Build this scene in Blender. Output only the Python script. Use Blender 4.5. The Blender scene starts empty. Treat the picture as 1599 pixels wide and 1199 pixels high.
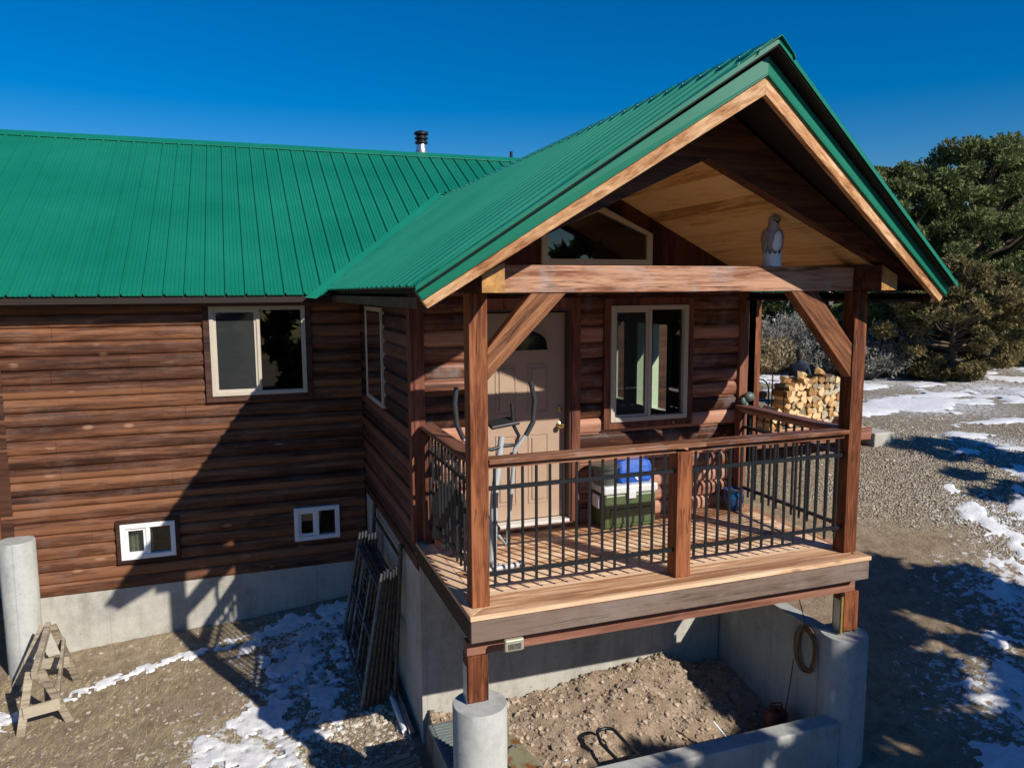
import bpy, bmesh, math, random
import numpy as np
from mathutils import Vector, Matrix, noise, Euler
R = math.radians
random.seed(7)
scn = bpy.context.scene
COL = scn.collection

# ------------------------------------------------------------------ camera
cam = bpy.data.cameras.new('camera'); co = bpy.data.objects.new('camera', cam); COL.objects.link(co)
scn.camera = co
cam.sensor_width = 36.0; cam.lens = 27.0; cam.clip_end = 3000; cam.clip_start = 0.05
F = Vector((0.33281178, 0.93536352, -0.11971387)); RT = Vector((0.94188175, -0.33589197, -0.00594545)); U = Vector((0.04577208, 0.1107776, 0.99279063))
co.matrix_world = Matrix(((RT.x, U.x, -F.x, -1.5233), (RT.y, U.y, -F.y, -5.1779), (RT.z, U.z, -F.z, 2.3067), (0, 0, 0, 1)))
# ------------------------------------------------------------------ world + sun
SUN = Vector((0.386, -0.751, 0.535)).normalized()
elev = math.asin(SUN.z); azi = math.atan2(SUN.x, SUN.y)
w = bpy.data.worlds.new('World'); scn.world = w; w.use_nodes = True
nt = w.node_tree; bg = nt.nodes['Background']
sky = nt.nodes.new('ShaderNodeTexSky'); sky.sky_type = 'NISHITA'; sky.sun_disc = False
sky.sun_elevation = elev; sky.sun_rotation = azi
sky.altitude = 1000; sky.air_density = 1.3; sky.dust_density = 0.0; sky.ozone_density = 6.0
hs = nt.nodes.new('ShaderNodeHueSaturation'); hs.inputs['Saturation'].default_value = 1.46; hs.inputs['Hue'].default_value = 0.509
nt.links.new(sky.outputs[0], hs.inputs['Color']); nt.links.new(hs.outputs[0], bg.inputs['Color'])
bg.inputs['Strength'].default_value = 0.080
sl = bpy.data.lights.new('sun', 'SUN'); sl.energy = 5.0; sl.angle = R(0.53); sl.color = (1.0, 0.93, 0.82)
so = bpy.data.objects.new('sun', sl); COL.objects.link(so)
so.rotation_mode = 'QUATERNION'; so.rotation_quaternion = SUN.to_track_quat('Z', 'Y'); so.location = (20, -40, 30)
scn.view_settings.view_transform = 'Standard'; scn.view_settings.look = 'None'
scn.view_settings.exposure = 0.18; scn.view_settings.gamma = 1.0
scn.cycles.max_bounces = 8; scn.cycles.transparent_max_bounces = 12

# ------------------------------------------------------------------ node helpers
class N:
    def __init__(s, name):
        s.m = bpy.data.materials.new(name); s.m.use_nodes = True
        s.t = s.m.node_tree; s.b = s.t.nodes['Principled BSDF']; s.out = s.t.nodes['Material Output']
    def n(s, typ, **k):
        nd = s.t.nodes.new(typ)
        for a, v in k.items():
            if a == 'inp':
                for i, x in v.items():
                    if isinstance(x, bpy.types.NodeSocket): s.t.links.new(x, nd.inputs[i])
                    else: nd.inputs[i].default_value = x
            else: setattr(nd, a, v)
        return nd
    def l(s, a, b): s.t.links.new(a, b)
    def math(s, op, a, b=0.0, c=None, clamp=False):
        inp = {0: a, 1: b}
        if c is not None: inp[2] = c
        return s.n('ShaderNodeMath', operation=op, use_clamp=clamp, inp=inp).outputs[0]
    def coord(s, scale=(1, 1, 1), loc=(0, 0, 0), out='Object', rot=(0, 0, 0)):
        tc = s.n('ShaderNodeTexCoord')
        return s.n('ShaderNodeMapping', inp={'Vector': tc.outputs[out], 'Scale': scale, 'Location': loc, 'Rotation': rot}).outputs[0]
    def noise(s, vec, scale, detail=6, rough=.6, dist=0.0):
        return s.n('ShaderNodeTexNoise', inp={'Vector': vec, 'Scale': scale, 'Detail': detail, 'Roughness': rough, 'Distortion': dist})
    def ramp(s, fac, stops, interp='LINEAR'):
        r = s.n('ShaderNodeValToRGB'); cr = r.color_ramp; cr.interpolation = interp
        while len(cr.elements) < len(stops): cr.elements.new(0.5)
        for e, (p_, c) in zip(cr.elements, stops):
            e.position = p_; e.color = (*c, 1) if len(c) == 3 else c
        s.l(fac, r.inputs[0]); return r.outputs[0]
    def mix(s, fac, a, b, mode='MIX'):
        m = s.n('ShaderNodeMix', data_type='RGBA', blend_type=mode)
        for sock, v in ((m.inputs[0], fac), (m.inputs[6], a), (m.inputs[7], b)):
            if isinstance(v, bpy.types.NodeSocket): s.l(v, sock)
            else: sock.default_value = (*v, 1) if isinstance(v, (tuple, list)) and len(v) == 3 else v
        return m.outputs[2]
    def bump(s, h, strength=.3, dist=.01):
        b = s.n('ShaderNodeBump', inp={'Height': h, 'Strength': strength, 'Distance': dist})
        s.l(b.outputs[0], s.b.inputs['Normal']); return b
    def set(s, **k):
        for a, v in k.items():
            i = s.b.inputs[a.replace('_', ' ')]
            if isinstance(v, bpy.types.NodeSocket): s.l(v, i)
            else: i.default_value = (*v, 1) if isinstance(v, (tuple, list)) and len(v) == 3 else v
        return s.m

def wood(name, dark, mid, light, axis='x', rough=.62, cell=0.0, cellaxis='z', cellvar=.35, knots=.5, grain=1.0, bump=.25, weather=0.0, offs=0.0, spec=.25, kcol=None, rot=0.0, cracks=0.0):
    """stained timber: grain stretched along axis, knots, streaks, a tone of its own per course or board"""
    s = N(name)
    sc = {'x': (.09, 1, 1), 'y': (1, .09, 1), 'z': (1, 1, .09), 'd': (.5, 1, .5)}[axis]
    tc = s.n('ShaderNodeTexCoord')
    oi = s.n('ShaderNodeObjectInfo')
    rnd = oi.outputs['Random']
    vec = tc.outputs['Object']
    if rot: vec = s.n('ShaderNodeVectorRotate', rotation_type='Y_AXIS', inp={'Vector': vec, 'Angle': rot}).outputs[0]
    if cell:
        sx = s.n('ShaderNodeSeparateXYZ', inp={0: vec})
        c = s.math('FLOOR', s.math('DIVIDE', s.math('ADD', sx.outputs['xyz'.index(cellaxis)], offs), cell))
        wn = s.n('ShaderNodeTexWhiteNoise', noise_dimensions='1D', inp={'W': c})
        rnd = wn.outputs['Value']
    off = s.n('ShaderNodeCombineXYZ', inp={0: s.math('MULTIPLY', rnd, 37.0), 1: s.math('MULTIPLY', rnd, 11.0), 2: s.math('MULTIPLY', rnd, 23.0)})
    v2 = s.n('ShaderNodeVectorMath', operation='ADD', inp={0: vec, 1: off.outputs[0]}).outputs[0]
    mp = s.n('ShaderNodeMapping', inp={'Vector': v2, 'Scale': sc}).outputs[0]
    g1 = s.noise(mp, 26 * grain, 8, .65, .6).outputs[0]
    g2 = s.noise(mp, 5 * grain, 4, .6, 1.2).outputs[0]
    ksc = {'x': (.45, 1, 1), 'y': (1, .45, 1), 'z': (1, 1, .45), 'd': (1, 1, .7)}[axis]
    kv = s.n('ShaderNodeMapping', inp={'Vector': v2, 'Scale': ksc}).outputs[0]
    vo = s.n('ShaderNodeTexVoronoi', inp={'Vector': kv, 'Scale': 4.0})
    kn = s.ramp(vo.outputs['Distance'], [(0.0, (1, 1, 1)), (.07, (.85,) * 3), (.13, (0, 0, 0))])
    fine = s.math('ADD', s.math('MULTIPLY', g1, .6), s.math('MULTIPLY', g2, .55))
    fine = s.math('ADD', fine, s.math('MULTIPLY', s.math('SUBTRACT', rnd, .5), cellvar))
    col = s.ramp(fine, [(.40, dark), (.53, mid), (.68, light)])
    col = s.mix(s.math('MULTIPLY', kn, knots), col, kcol or tuple(x * .45 for x in dark))
    if weather:
        wnz = s.noise(v2, 3.0, 6, .7).outputs[0]
        wf = s.ramp(wnz, [(.5, (0, 0, 0)), (.72, (weather,) * 3)])
        col = s.mix(wf, col, (.36, .33, .32))
    if cracks:
        cs = {'x': (.05, 1, 1), 'y': (1, .05, 1), 'z': (1, 1, .05), 'd': (.3, 1, .3)}[axis]
        cn = s.noise(s.n('ShaderNodeMapping', inp={'Vector': v2, 'Scale': cs}).outputs[0], 9.0, 3, .5, .2).outputs[0]
        ck = s.ramp(s.math('ABSOLUTE', s.math('SUBTRACT', cn, .5)), [(.0, (1, 1, 1)), (.012, (0, 0, 0))])
        gate = s.ramp(s.noise(v2, 2.5, 2, .5).outputs[0], [(.45, (0, 0, 0)), (.55, (1, 1, 1))])
        ck = s.math('MULTIPLY', s.math('MULTIPLY', ck, gate), cracks)
        col = s.mix(ck, col, tuple(x * .25 for x in dark)); g1 = s.math('SUBTRACT', g1, s.math('MULTIPLY', ck, .8))
    s.bump(s.math('SUBTRACT', g1, s.math('MULTIPLY', kn, .3)), bump, .006)
    return s.set(Base_Color=col, Roughness=rough, Specular_IOR_Level=spec)

def plain(name, c, rough=.6, metal=0.0, var=.12, scale=8, bump=0.0, spec=.5):
    s = N(name); v = s.coord()
    f = s.noise(v, scale, 6, .65).outputs[0]
    col = s.ramp(f, [(.3, tuple(x * (1 - var) for x in c)), (.7, tuple(min(1, x * (1 + var)) for x in c))])
    if bump: s.bump(s.noise(v, scale * 6, 5).outputs[0], bump, .004)
    return s.set(Base_Color=col, Roughness=rough, Metallic=metal, Specular_IOR_Level=spec)

def concrete(name, c):
    s = N(name); v = s.coord()
    a = s.noise(v, 1.3, 8, .7).outputs[0]; b = s.noise(v, 14, 6, .7).outputs[0]
    mp = s.coord((3, 3, .35)); st = s.noise(mp, 4, 6, .6).outputs[0]
    f = s.math('ADD', s.math('MULTIPLY', a, .5), s.math('ADD', s.math('MULTIPLY', b, .25), s.math('MULTIPLY', st, .25)))
    col = s.ramp(f, [(.36, tuple(x * .66 for x in c)), (.5, c), (.64, tuple(min(1, x * 1.2) for x in c))])
    vo = s.n('ShaderNodeTexVoronoi', inp={'Vector': v, 'Scale': 9.0})
    pits = s.ramp(vo.outputs['Distance'], [(0.0, (1, 1, 1)), (.05, (1, 1, 1)), (.09, (0, 0, 0))])
    col = s.mix(s.math('MULTIPLY', pits, .6), col, tuple(x * .3 for x in c))
    sx = s.n('ShaderNodeSeparateXYZ', inp={0: v})
    # form lift lines
    fz = s.math('FRACT', s.math('ADD', s.math('MULTIPLY', sx.outputs[2], 3.1), s.math('MULTIPLY', a, .12)))
    ln = s.ramp(fz, [(0.0, (1, 1, 1)), (.025, (0, 0, 0))])
    col = s.mix(s.math('MULTIPLY', ln, .25), col, tuple(x * .5 for x in c))
    sv = s.math('FRACT', s.math('ADD', s.math('MULTIPLY', s.math('ADD', sx.outputs[0], sx.outputs[1]), .82), s.math('MULTIPLY', b, .01)))
    col = s.mix(s.math('MULTIPLY', s.ramp(sv, [(0.0, (1, 1, 1)), (.012, (0, 0, 0))]), .5), col, tuple(x * .45 for x in c))
    sm = s.noise(s.coord((1, 1, .5)), 2.2, 8, .75).outputs[0]
    col = s.mix(s.ramp(sm, [(.52, (0, 0, 0)), (.66, (.5, .5, .5))]), col, (c[0] * .55, c[1] * .5, c[2] * .42))
    s.bump(s.math('ADD', b, s.math('MULTIPLY', pits, -1.0)), .35, .006)
    return s.set(Base_Color=col, Roughness=.88, Specular_IOR_Level=.25)

def metal_roof(name):
    s = N(name); v = s.coord()
    f = s.noise(v, .8, 5, .6).outputs[0]; d = s.noise(v, 35, 4, .7).outputs[0]
    col = s.ramp(f, [(.3, (.003, .150, .088)), (.7, (.006, .185, .115))])
    col = s.mix(s.ramp(d, [(.6, (0, 0, 0)), (.8, (.2,) * 3)]), col, (.04, .19, .13))
    w_ = s.n('ShaderNodeTexNoise', inp={'Vector': v, 'Scale': 2.2, 'Detail': 2.0})
    s.bump(w_.outputs[0], .06, .01)
    r = s.ramp(f, [(.3, (.36,) * 3), (.7, (.42,) * 3)])
    return s.set(Base_Color=col, Roughness=r, Specular_IOR_Level=.55)

def glass(name, tint=(.75, .85, .82)):
    s = N(name)
    g = s.n('ShaderNodeBsdfGlossy', inp={'Roughness': 0.015, 'Color': (1, 1, 1, 1)})
    t = s.n('ShaderNodeBsdfTransparent', inp={'Color': (*tint, 1)})
    fr = s.n('ShaderNodeFresnel', inp={'IOR': 1.5})
    f = s.math('MULTIPLY', fr.outputs[0], 1.7, clamp=True)
    m = s.n('ShaderNodeMixShader', inp={0: f, 1: t.outputs[0], 2: g.outputs[0]})
    s.l(m.outputs[0], s.out.inputs['Surface']); return s.m

def screen_mat(name):
    s = N(name)
    d = s.n('ShaderNodeBsdfDiffuse', inp={'Color': (.055, .062, .064, 1)})
    t = s.n('ShaderNodeBsdfTransparent', inp={'Color': (1, 1, 1, 1)})
    m = s.n('ShaderNodeMixShader', inp={0: .5, 1: t.outputs[0], 2: d.outputs[0]})
    s.l(m.outputs[0], s.out.inputs['Surface']); return s.m

M = {}
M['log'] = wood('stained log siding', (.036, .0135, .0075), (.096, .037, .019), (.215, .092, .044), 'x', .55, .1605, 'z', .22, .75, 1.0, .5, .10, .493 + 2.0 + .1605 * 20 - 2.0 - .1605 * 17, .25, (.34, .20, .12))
M['log_low'] = wood('stained log siding low', (.036, .0135, .0075), (.096, .037, .019), (.215, .092, .044), 'x', .55, .148, 'z', .22, .75, 1.0, .5, .1, 0, .25, (.34, .20, .12))
M['log2'] = wood('porch log siding', (.05, .017, .009), (.185, .07, .039), (.45, .22, .145), 'x', .5, .152, 'z', .4, .6, .8, .45, .4, 0.0)
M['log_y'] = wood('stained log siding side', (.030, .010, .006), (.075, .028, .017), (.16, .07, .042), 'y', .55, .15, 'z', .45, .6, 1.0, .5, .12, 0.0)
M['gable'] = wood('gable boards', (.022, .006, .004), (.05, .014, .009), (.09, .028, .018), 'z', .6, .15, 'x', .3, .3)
M['post'] = wood('rough sawn post', (.045, .012, .005), (.15, .044, .017), (.32, .115, .046), 'z', .7, 0, 'z', .2, .6, 1.3, .7, cracks=.8)
M['beam'] = wood('rough sawn beam', (.075, .025, .013), (.225, .09, .05), (.48, .265, .17), 'x', .7, 0, 'z', .2, .85, 1.2, .7, .75, cracks=.9)
M['brace'] = wood('brace timber', (.12, .042, .016), (.33, .135, .058), (.52, .26, .13), 'd', .6, 0, 'z', .2, .65, 1.1, .5)
BRC = ((.07, .023, .009), (.225, .088, .037), (.44, .21, .10), 'x', .6, 0, 'z', .2, .65, 1.1, .5)
M['brace_left'] = wood('left brace timber', *BRC, rot=R(45), cracks=.8); M['brace_right'] = wood('right brace timber', *BRC, rot=-R(45), cracks=.8)
M['darkwood'] = wood('dark stained and shade toned timber', (.018, .007, .004), (.042, .016, .009), (.085, .035, .02), 'x', .6, 0, 'z', .2, .4)
M['chord'] = wood('truss timber', (.030, .010, .005), (.075, .026, .013), (.14, .06, .03), 'x', .6, 0, 'z', .2, .4)
M['trim'] = wood('brown trim boards', (.07, .022, .012), (.15, .05, .028), (.25, .10, .06), 'z', .6, 0, 'z', .2, .4)
M['casing'] = wood('window casing', (.020, .008, .006), (.045, .018, .012), (.09, .04, .028), 'x', .6, 0, 'z', .2, .3)
RKC = ((.20, .075, .028), (.46, .225, .10), (.70, .45, .25), 'x', .7, 0, 'z', .2, .55, 1.5, .6)
M['rake_left'] = wood('left rake cedar', *RKC, rot=R(32)); M['rake_right'] = wood('right rake cedar', *RKC, rot=-R(32))
M['endgrain'] = plain('sawn beam end', (.42, .21, .06), .4, 0, .45, 16, .2)
M['deck'] = wood('redwood decking', (.33, .16, .08), (.60, .36, .205), (.80, .56, .37), 'x', .6, .144, 'y', .35, .6, 1.0, .3, .12)
M['deckdark'] = wood('deck edge', (.30, .15, .08), (.54, .32, .18), (.72, .49, .31), 'y', .6, 0, 'y', .3, .5)
M['fascia'] = wood('weathered rim board', (.062, .037, .026), (.115, .075, .058), (.19, .135, .108), 'x', .7, 0, 'z', .2, .85, 1.3, .7, .25, cracks=.6)
M['redbeam'] = wood('red brown beam', (.13, .055, .035), (.24, .105, .07), (.34, .17, .12), 'x', .65, 0, 'z', .2, .3, .8)
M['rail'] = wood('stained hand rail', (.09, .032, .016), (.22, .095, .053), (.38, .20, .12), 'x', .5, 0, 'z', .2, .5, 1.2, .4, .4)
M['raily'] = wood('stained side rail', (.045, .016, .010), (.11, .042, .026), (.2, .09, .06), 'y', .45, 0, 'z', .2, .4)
M['pine'] = wood('pine ceiling boards', (.36, .18, .055), (.62, .36, .14), (.74, .49, .23), 'y', .6, .14, 'x', .3, .65, 1.3, .2)
M['oldwood'] = wood('grey weathered lumber', (.12, .095, .07), (.27, .22, .16), (.43, .37, .28), 'x', .8, 0, 'z', .3, .4, 1.4, .6)
M['firewood'] = wood('split firewood', (.30, .16, .06), (.52, .32, .14), (.70, .50, .27), 'y', .8, 0, 'z', .55, .2, .8, .5)
M['bark'] = plain('bark', (.12, .085, .06), .9, 0, .5, 20, .6)
M['roof'] = metal_roof('green painted metal')
M['roofdark'] = plain('dark roof underside', (.018, .010, .008), .8)
M['concrete'] = concrete('foundation concrete', (.43, .415, .37))
M['concrete2'] = concrete('pier concrete', (.41, .42, .40))
M['black'] = plain('black painted steel', (.012, .014, .018), .38, 0, .2, 20)
M['taupe'] = plain('taupe vinyl', (.50, .44, .36), .45, 0, .04)
M['white'] = plain('white vinyl', (.80, .80, .80), .4, 0, .03)
M['doorpaint'] = plain('tan door paint', (.40, .28, .20), .5, 0, .05)
M['doorframe'] = plain('brown door frame', (.085, .045, .03), .5, 0, .1)
M['brass'] = plain('brass', (.72, .53, .22), .25, 1.0, .1)
M['steel'] = plain('galvanised steel', (.55, .57, .58), .35, .9, .2, 6)
M['ironblack'] = plain('black stove pipe', (.02, .02, .02), .4, .5, .3)
M['glass'] = glass('window glass')
M['screen'] = screen_mat('insect screen')
M['roomdark'] = plain('room dark', (.05, .04, .035), .8)
M['roomwood'] = plain('room panelling', (.16, .10, .05), .7, 0, .2)
M['curtain'] = plain('cream curtain', (.55, .50, .34), .8, 0, .2, 12)
M['palegreen'] = plain('pale green sash', (.50, .56, .40), .5, 0, .05)

# ------------------------------------------------------------------ mesh builder
class MB:
    def __init__(s): s.v = []; s.f = []
    def add(s, vs, fs):
        o = len(s.v); s.v += [tuple(x) for x in vs]; s.f += [tuple(i + o for i in f) for f in fs]; return s
    def box(s, x0, x1, y0, y1, z0, z1):
        return s.add([(x0, y0, z0), (x1, y0, z0), (x1, y1, z0), (x0, y1, z0), (x0, y0, z1), (x1, y0, z1), (x1, y1, z1), (x0, y1, z1)],
                     [(0, 3, 2, 1), (4, 5, 6, 7), (0, 1, 5, 4), (1, 2, 6, 5), (2, 3, 7, 6), (3, 0, 4, 7)])
    def beam(s, p, q, w, h, up=(0, 0, 1)):
        p = Vector(p); q = Vector(q); d = (q - p).normalized(); up = Vector(up)
        sd = d.cross(up).normalized(); u = sd.cross(d).normalized()
        vs = []
        for c in (p, q):
            for a, b in ((-1, -1), (1, -1), (1, 1), (-1, 1)): vs.append(c + sd * a * w / 2 + u * b * h / 2)
        return s.add(vs, [(0, 1, 2, 3), (7, 6, 5, 4), (0, 4, 5, 1), (1, 5, 6, 2), (2, 6, 7, 3), (3, 7, 4, 0)])
    def tube(s, pts, r, n=10, caps=True):
        pts = [Vector(p) for p in pts]; k = len(pts)
        rr = r if isinstance(r, (list, tuple)) else [r] * k
        o = len(s.v); prev = None
        for i, p in enumerate(pts):
            d = (pts[min(i + 1, k - 1)] - pts[max(i - 1, 0)]).normalized()
            if prev is None:
                a = Vector((0, 0, 1)) if abs(d.z) < .9 else Vector((1, 0, 0)); u = d.cross(a).normalized()
            else: u = (prev - d * prev.dot(d)).normalized()
            prev = u; v_ = d.cross(u)
            for j in range(n):
                t = 2 * math.pi * j / n; s.v.append(tuple(p + (u * math.cos(t) + v_ * math.sin(t)) * rr[i]))
        for i in range(k - 1):
            for j in range(n):
                a = o + i * n + j; b = o + i * n + (j + 1) % n; s.f.append((a, b, b + n, a + n))
        if caps: s.f.append(tuple(o + j for j in range(n))[::-1]); s.f.append(tuple(o + (k - 1) * n + j for j in range(n)))
        return s
    def lathe(s, prof, c, n=32):
        o = len(s.v); c = Vector(c); k = len(prof)
        for r, z in prof:
            for j in range(n):
                t = 2 * math.pi * j / n; s.v.append((c.x + r * math.cos(t), c.y + r * math.sin(t), c.z + z))
        for i in range(k - 1):
            for j in range(n):
                a = o + i * n + j; b = o + i * n + (j + 1) % n; s.f.append((a, b, b + n, a + n))
        s.f.append(tuple(o + j for j in range(n))[::-1]); s.f.append(tuple(o + (k - 1) * n + j for j in range(n)))
        return s
    def prism(s, pts, d):
        """polygon pts (3D) pushed by vector d"""
        n = len(pts); d = Vector(d); o = len(s.v)
        s.v += [tuple(p) for p in pts] + [tuple(Vector(p) + d) for p in pts]
        s.f.append(tuple(range(o, o + n))[::-1]); s.f.append(tuple(range(o + n, o + 2 * n)))
        for i in range(n): s.f.append((o + i, o + (i + 1) % n, o + n + (i + 1) % n, o + n + i))
        return s
    def ell(s, c, r, nu=16, nv=10):
        prof = []
        c = Vector(c); o = len(s.v)
        for i in range(1, nv):
            a = math.pi * i / nv
            for j in range(nu):
                t = 2 * math.pi * j / nu
                s.v.append((c.x + r[0] * math.sin(a) * math.cos(t), c.y + r[1] * math.sin(a) * math.sin(t), c.z - r[2] * math.cos(a)))
        s.v += [(c.x, c.y, c.z - r[2]), (c.x, c.y, c.z + r[2])]; b, t_ = len(s.v) - 2, len(s.v) - 1
        for i in range(nv - 2):
            for j in range(nu):
                a = o + i * nu + j; e = o + i * nu + (j + 1) % nu; s.f.append((a, e, e + nu, a + nu))
        for j in range(nu):
            s.f.append((b, o + (j + 1) % nu, o + j)); s.f.append((t_, o + (nv - 2) * nu + j, o + (nv - 2) * nu + (j + 1) % nu))
        return s

BASE = {}
def obj(name, mb, mat, parent=None, smooth=False, bevel=0.0, label=None, base=None, fix=False):
    b = Vector(BASE.get(parent.name, (0, 0, 0))) if parent else Vector(base or (0, 0, 0))
    me = bpy.data.meshes.new(name)
    me.from_pydata([(v[0] - b.x, v[1] - b.y, v[2] - b.z) for v in mb.v], [], mb.f); me.update()
    if fix or bevel:
        bm = bmesh.new(); bm.from_mesh(me); bmesh.ops.recalc_face_normals(bm, faces=bm.faces); bm.to_mesh(me); bm.free()
    me.materials.append(mat)
    if smooth:
        me.polygons.foreach_set('use_smooth', [True] * len(me.polygons))
        try: me.set_sharp_from_angle(angle=R(40))
        except Exception: pass
    o = bpy.data.objects.new(name, me); COL.objects.link(o)
    if parent: o.parent = parent; BASE[o.name] = tuple(b)
    else: o.location = b; BASE[o.name] = tuple(b)
    if bevel:
        md = o.modifiers.new('bevel', 'BEVEL'); md.width = bevel; md.segments = 2; md.limit_method = 'ANGLE'
    if label: o['label'] = label
    return o
def thing(name, label, cat, loc=(0, 0, 0), rz=0.0, group=None, local=False):
    o = bpy.data.objects.new(name, None); COL.objects.link(o); o.empty_display_size = .1
    o.location = loc; o.rotation_euler = (0, 0, rz)
    BASE[o.name] = (0, 0, 0) if local else tuple(loc)
    return tag(o, label, cat, group)
def tag(o, label, cat, group=None):
    o['label'] = label; o['category'] = cat
    if group: o['group'] = group
    return o
def struct(o, kind='structure'):
    o['kind'] = kind; return o

# ------------------------------------------------------------------ terrain
def ss(a, b, x):
    t = min(1, max(0, (x - a) / (b - a))); return t * t * (3 - 2 * t)
def gz(x, y):
    t = .62 * x + .78 * y
    return -2.08 + .28 * ss(0, 4.2, t) + 1.42 * ss(2.6, 9.8, t) + .9 * ss(14, 60, t)
def fbm(x, y, s, o=5): return noise.fractal(Vector((x * s, y * s, 3.7)), 1.0, 2.0, o)
def inpit(x, y, m=0.0): return -.0 + m < x < 3.38 - m and -.05 + m < y < 1.66
def ground_z(x, y):
    z = gz(x, y)
    d = max(abs(x) - 7, abs(y - 2) - 7, 0)
    z += .03 * fbm(x, y, .6, 4) + .012 * fbm(x, y, 5, 4)
    if d > 12: z += .25 * fbm(x, y, .05, 3)
    if inpit(x, y):
        z = -1.95 + .22 * ss(.1, 1.6, y) + .13 * ss(.6, 2.2, x) * ss(.3, 1.5, y)
        z += .07 * fbm(x, y, 1.6, 4) + .028 * fbm(x, y, 6, 5) + .028 * max(0, fbm(x + 9, y, 14, 3))
        z -= .12 * ss(2.5, 3.1, x)
    if -3.9 < x < 0 and 3.5 < y < 4.85: z += .05 * ss(4.3, 4.8, y)
    z += .13 * math.exp(-((x - 9.1) ** 2 + (y - 4.8) ** 2) / 2.0)
    if 3.4 < x < 8.4 and y > 4.4: z = min(z, -.36)
    return z
def axis(lo, fa, fb, hi, step, grow=1.14):
    a = list(np.arange(fa, fb + 1e-6, step)); s = step
    while a[-1] < hi: s *= grow; a.append(a[-1] + s)
    s = step; b = [fa]
    while b[-1] > lo: s *= grow; b.append(b[-1] - s)
    return b[1:][::-1] + a
def ground_mat():
    s = N('dirt and gravel'); v = s.coord()
    sx = s.n('ShaderNodeSeparateXYZ', inp={0: v}); X, Y = sx.outputs[0], sx.outputs[1]
    big = s.noise(v, .7, 6, .6).outputs[0]; mid = s.noise(v, 6, 8, .7).outputs[0]; fin = s.noise(v, 60, 5, .75).outputs[0]
    dirt = s.ramp(s.math('ADD', s.math('MULTIPLY', mid, .6), s.math('MULTIPLY', fin, .4)), [(.36, (.17, .120, .078)), (.5, (.29, .218, .148)), (.62, (.40, .315, .225))])
    straw = s.noise(s.coord((3, .35, 1), rot=(0, 0, .6)), 22, 6, .7).outputs[0]
    dirt = s.mix(s.math('MULTIPLY', s.ramp(straw, [(.5, (0, 0, 0)), (.62, (.8,) * 3)]), s.ramp(big, [(.42, (0, 0, 0)), (.56, (1, 1, 1))])), dirt, (.42, .36, .22))
    vo = s.n('ShaderNodeTexVoronoi', inp={'Vector': v, 'Scale': 34.0})
    gcol = s.ramp(s.n('ShaderNodeSeparateXYZ', inp={0: vo.outputs['Color']}).outputs[0], [(0.0, (.26, .21, .15)), (.5, (.45, .385, .29)), (1.0, (.60, .54, .43))])
    gcol = s.mix(s.ramp(vo.outputs['Distance'], [(.35, (0, 0, 0)), (.75, (.8, .8, .8))]), gcol, (.12, .095, .065))
    # gravel drive to the right and behind
    t = s.math('ADD', s.math('MULTIPLY', X, .80), s.math('MULTIPLY', Y, .42))
    gm = s.math('ADD', s.math('MULTIPLY', s.math('SUBTRACT', t, 6.2), .45), s.math('MULTIPLY', s.math('SUBTRACT', big, .5), 2.2))
    gm = s.ramp(gm, [(0.3, (0, 0, 0)), (.7, (1, 1, 1))])
    col = s.mix(gm, dirt, gcol)
    pit = s.math('MULTIPLY', s.math('MULTIPLY', s.math('GREATER_THAN', X, 0.0), s.math('LESS_THAN', X, 3.4)), s.math('MULTIPLY', s.math('GREATER_THAN', Y, -.05), s.math('LESS_THAN', Y, 1.7)))
    pc = s.ramp(s.math('ADD', s.math('MULTIPLY', mid, .5), s.math('MULTIPLY', fin, .5)), [(.36, (.22, .155, .105)), (.5, (.38, .285, .205)), (.64, (.50, .40, .30))])
    col = s.mix(pit, col, pc)
    far = s.ramp(s.math('MULTIPLY', s.math('ADD', X, Y), .02), [(.4, (0, 0, 0)), (.7, (1, 1, 1))])
    col = s.mix(far, col, s.ramp(mid, [(.4, (.16, .13, .09)), (.6, (.36, .31, .23))]))
    # thin dusting of snow round the drifts
    ds = None
    for (px, py, pr) in ((-.9, 4.0, 1.1), (-1.1, 3.2, .9), (-1.6, 2.2, 1.1), (-1.7, 1.6, .9), (8.2, 2.2, 1.3), (7.2, 1.0, 1.4), (5.8, -.1, 1.5), (10.6, 4.4, 1.6), (13.5, 8.2, 3.0), (17.5, 9.5, 4.0), (16, 13, 5), (24, 13, 6)):
        dd = s.n('ShaderNodeVectorMath', operation='DISTANCE', inp={0: v, 1: (px, py, -1.9 if px < 6 else -1.2 if px < 8 else -.4)}).outputs['Value']
        g_ = s.math('SUBTRACT', 1.0, s.math('DIVIDE', dd, pr))
        ds = g_ if ds is None else s.math('MAXIMUM', ds, g_)
    dn = s.noise(v, 11, 8, .75).outputs[0]
    dm = s.ramp(s.math('ADD', s.math('MULTIPLY', ds, .22), dn), [(.62, (0, 0, 0)), (.68, (1, 1, 1))])
    dm = s.math('MULTIPLY', dm, s.math('GREATER_THAN', ds, 0.0))
    col = s.mix(dm, col, (.74, .75, .77))
    hh = s.math('ADD', s.math('MULTIPLY', fin, .7), s.math('MULTIPLY', s.math('SUBTRACT', 1.0, vo.outputs['Distance']), s.math('MULTIPLY', gm, 1.3)))
    hh = s.math('ADD', hh, s.math('MULTIPLY', mid, .8))
    s.bump(hh, .9, .03)
    return s.set(Base_Color=col, Roughness=.95, Specular_IOR_Level=.15)
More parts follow.
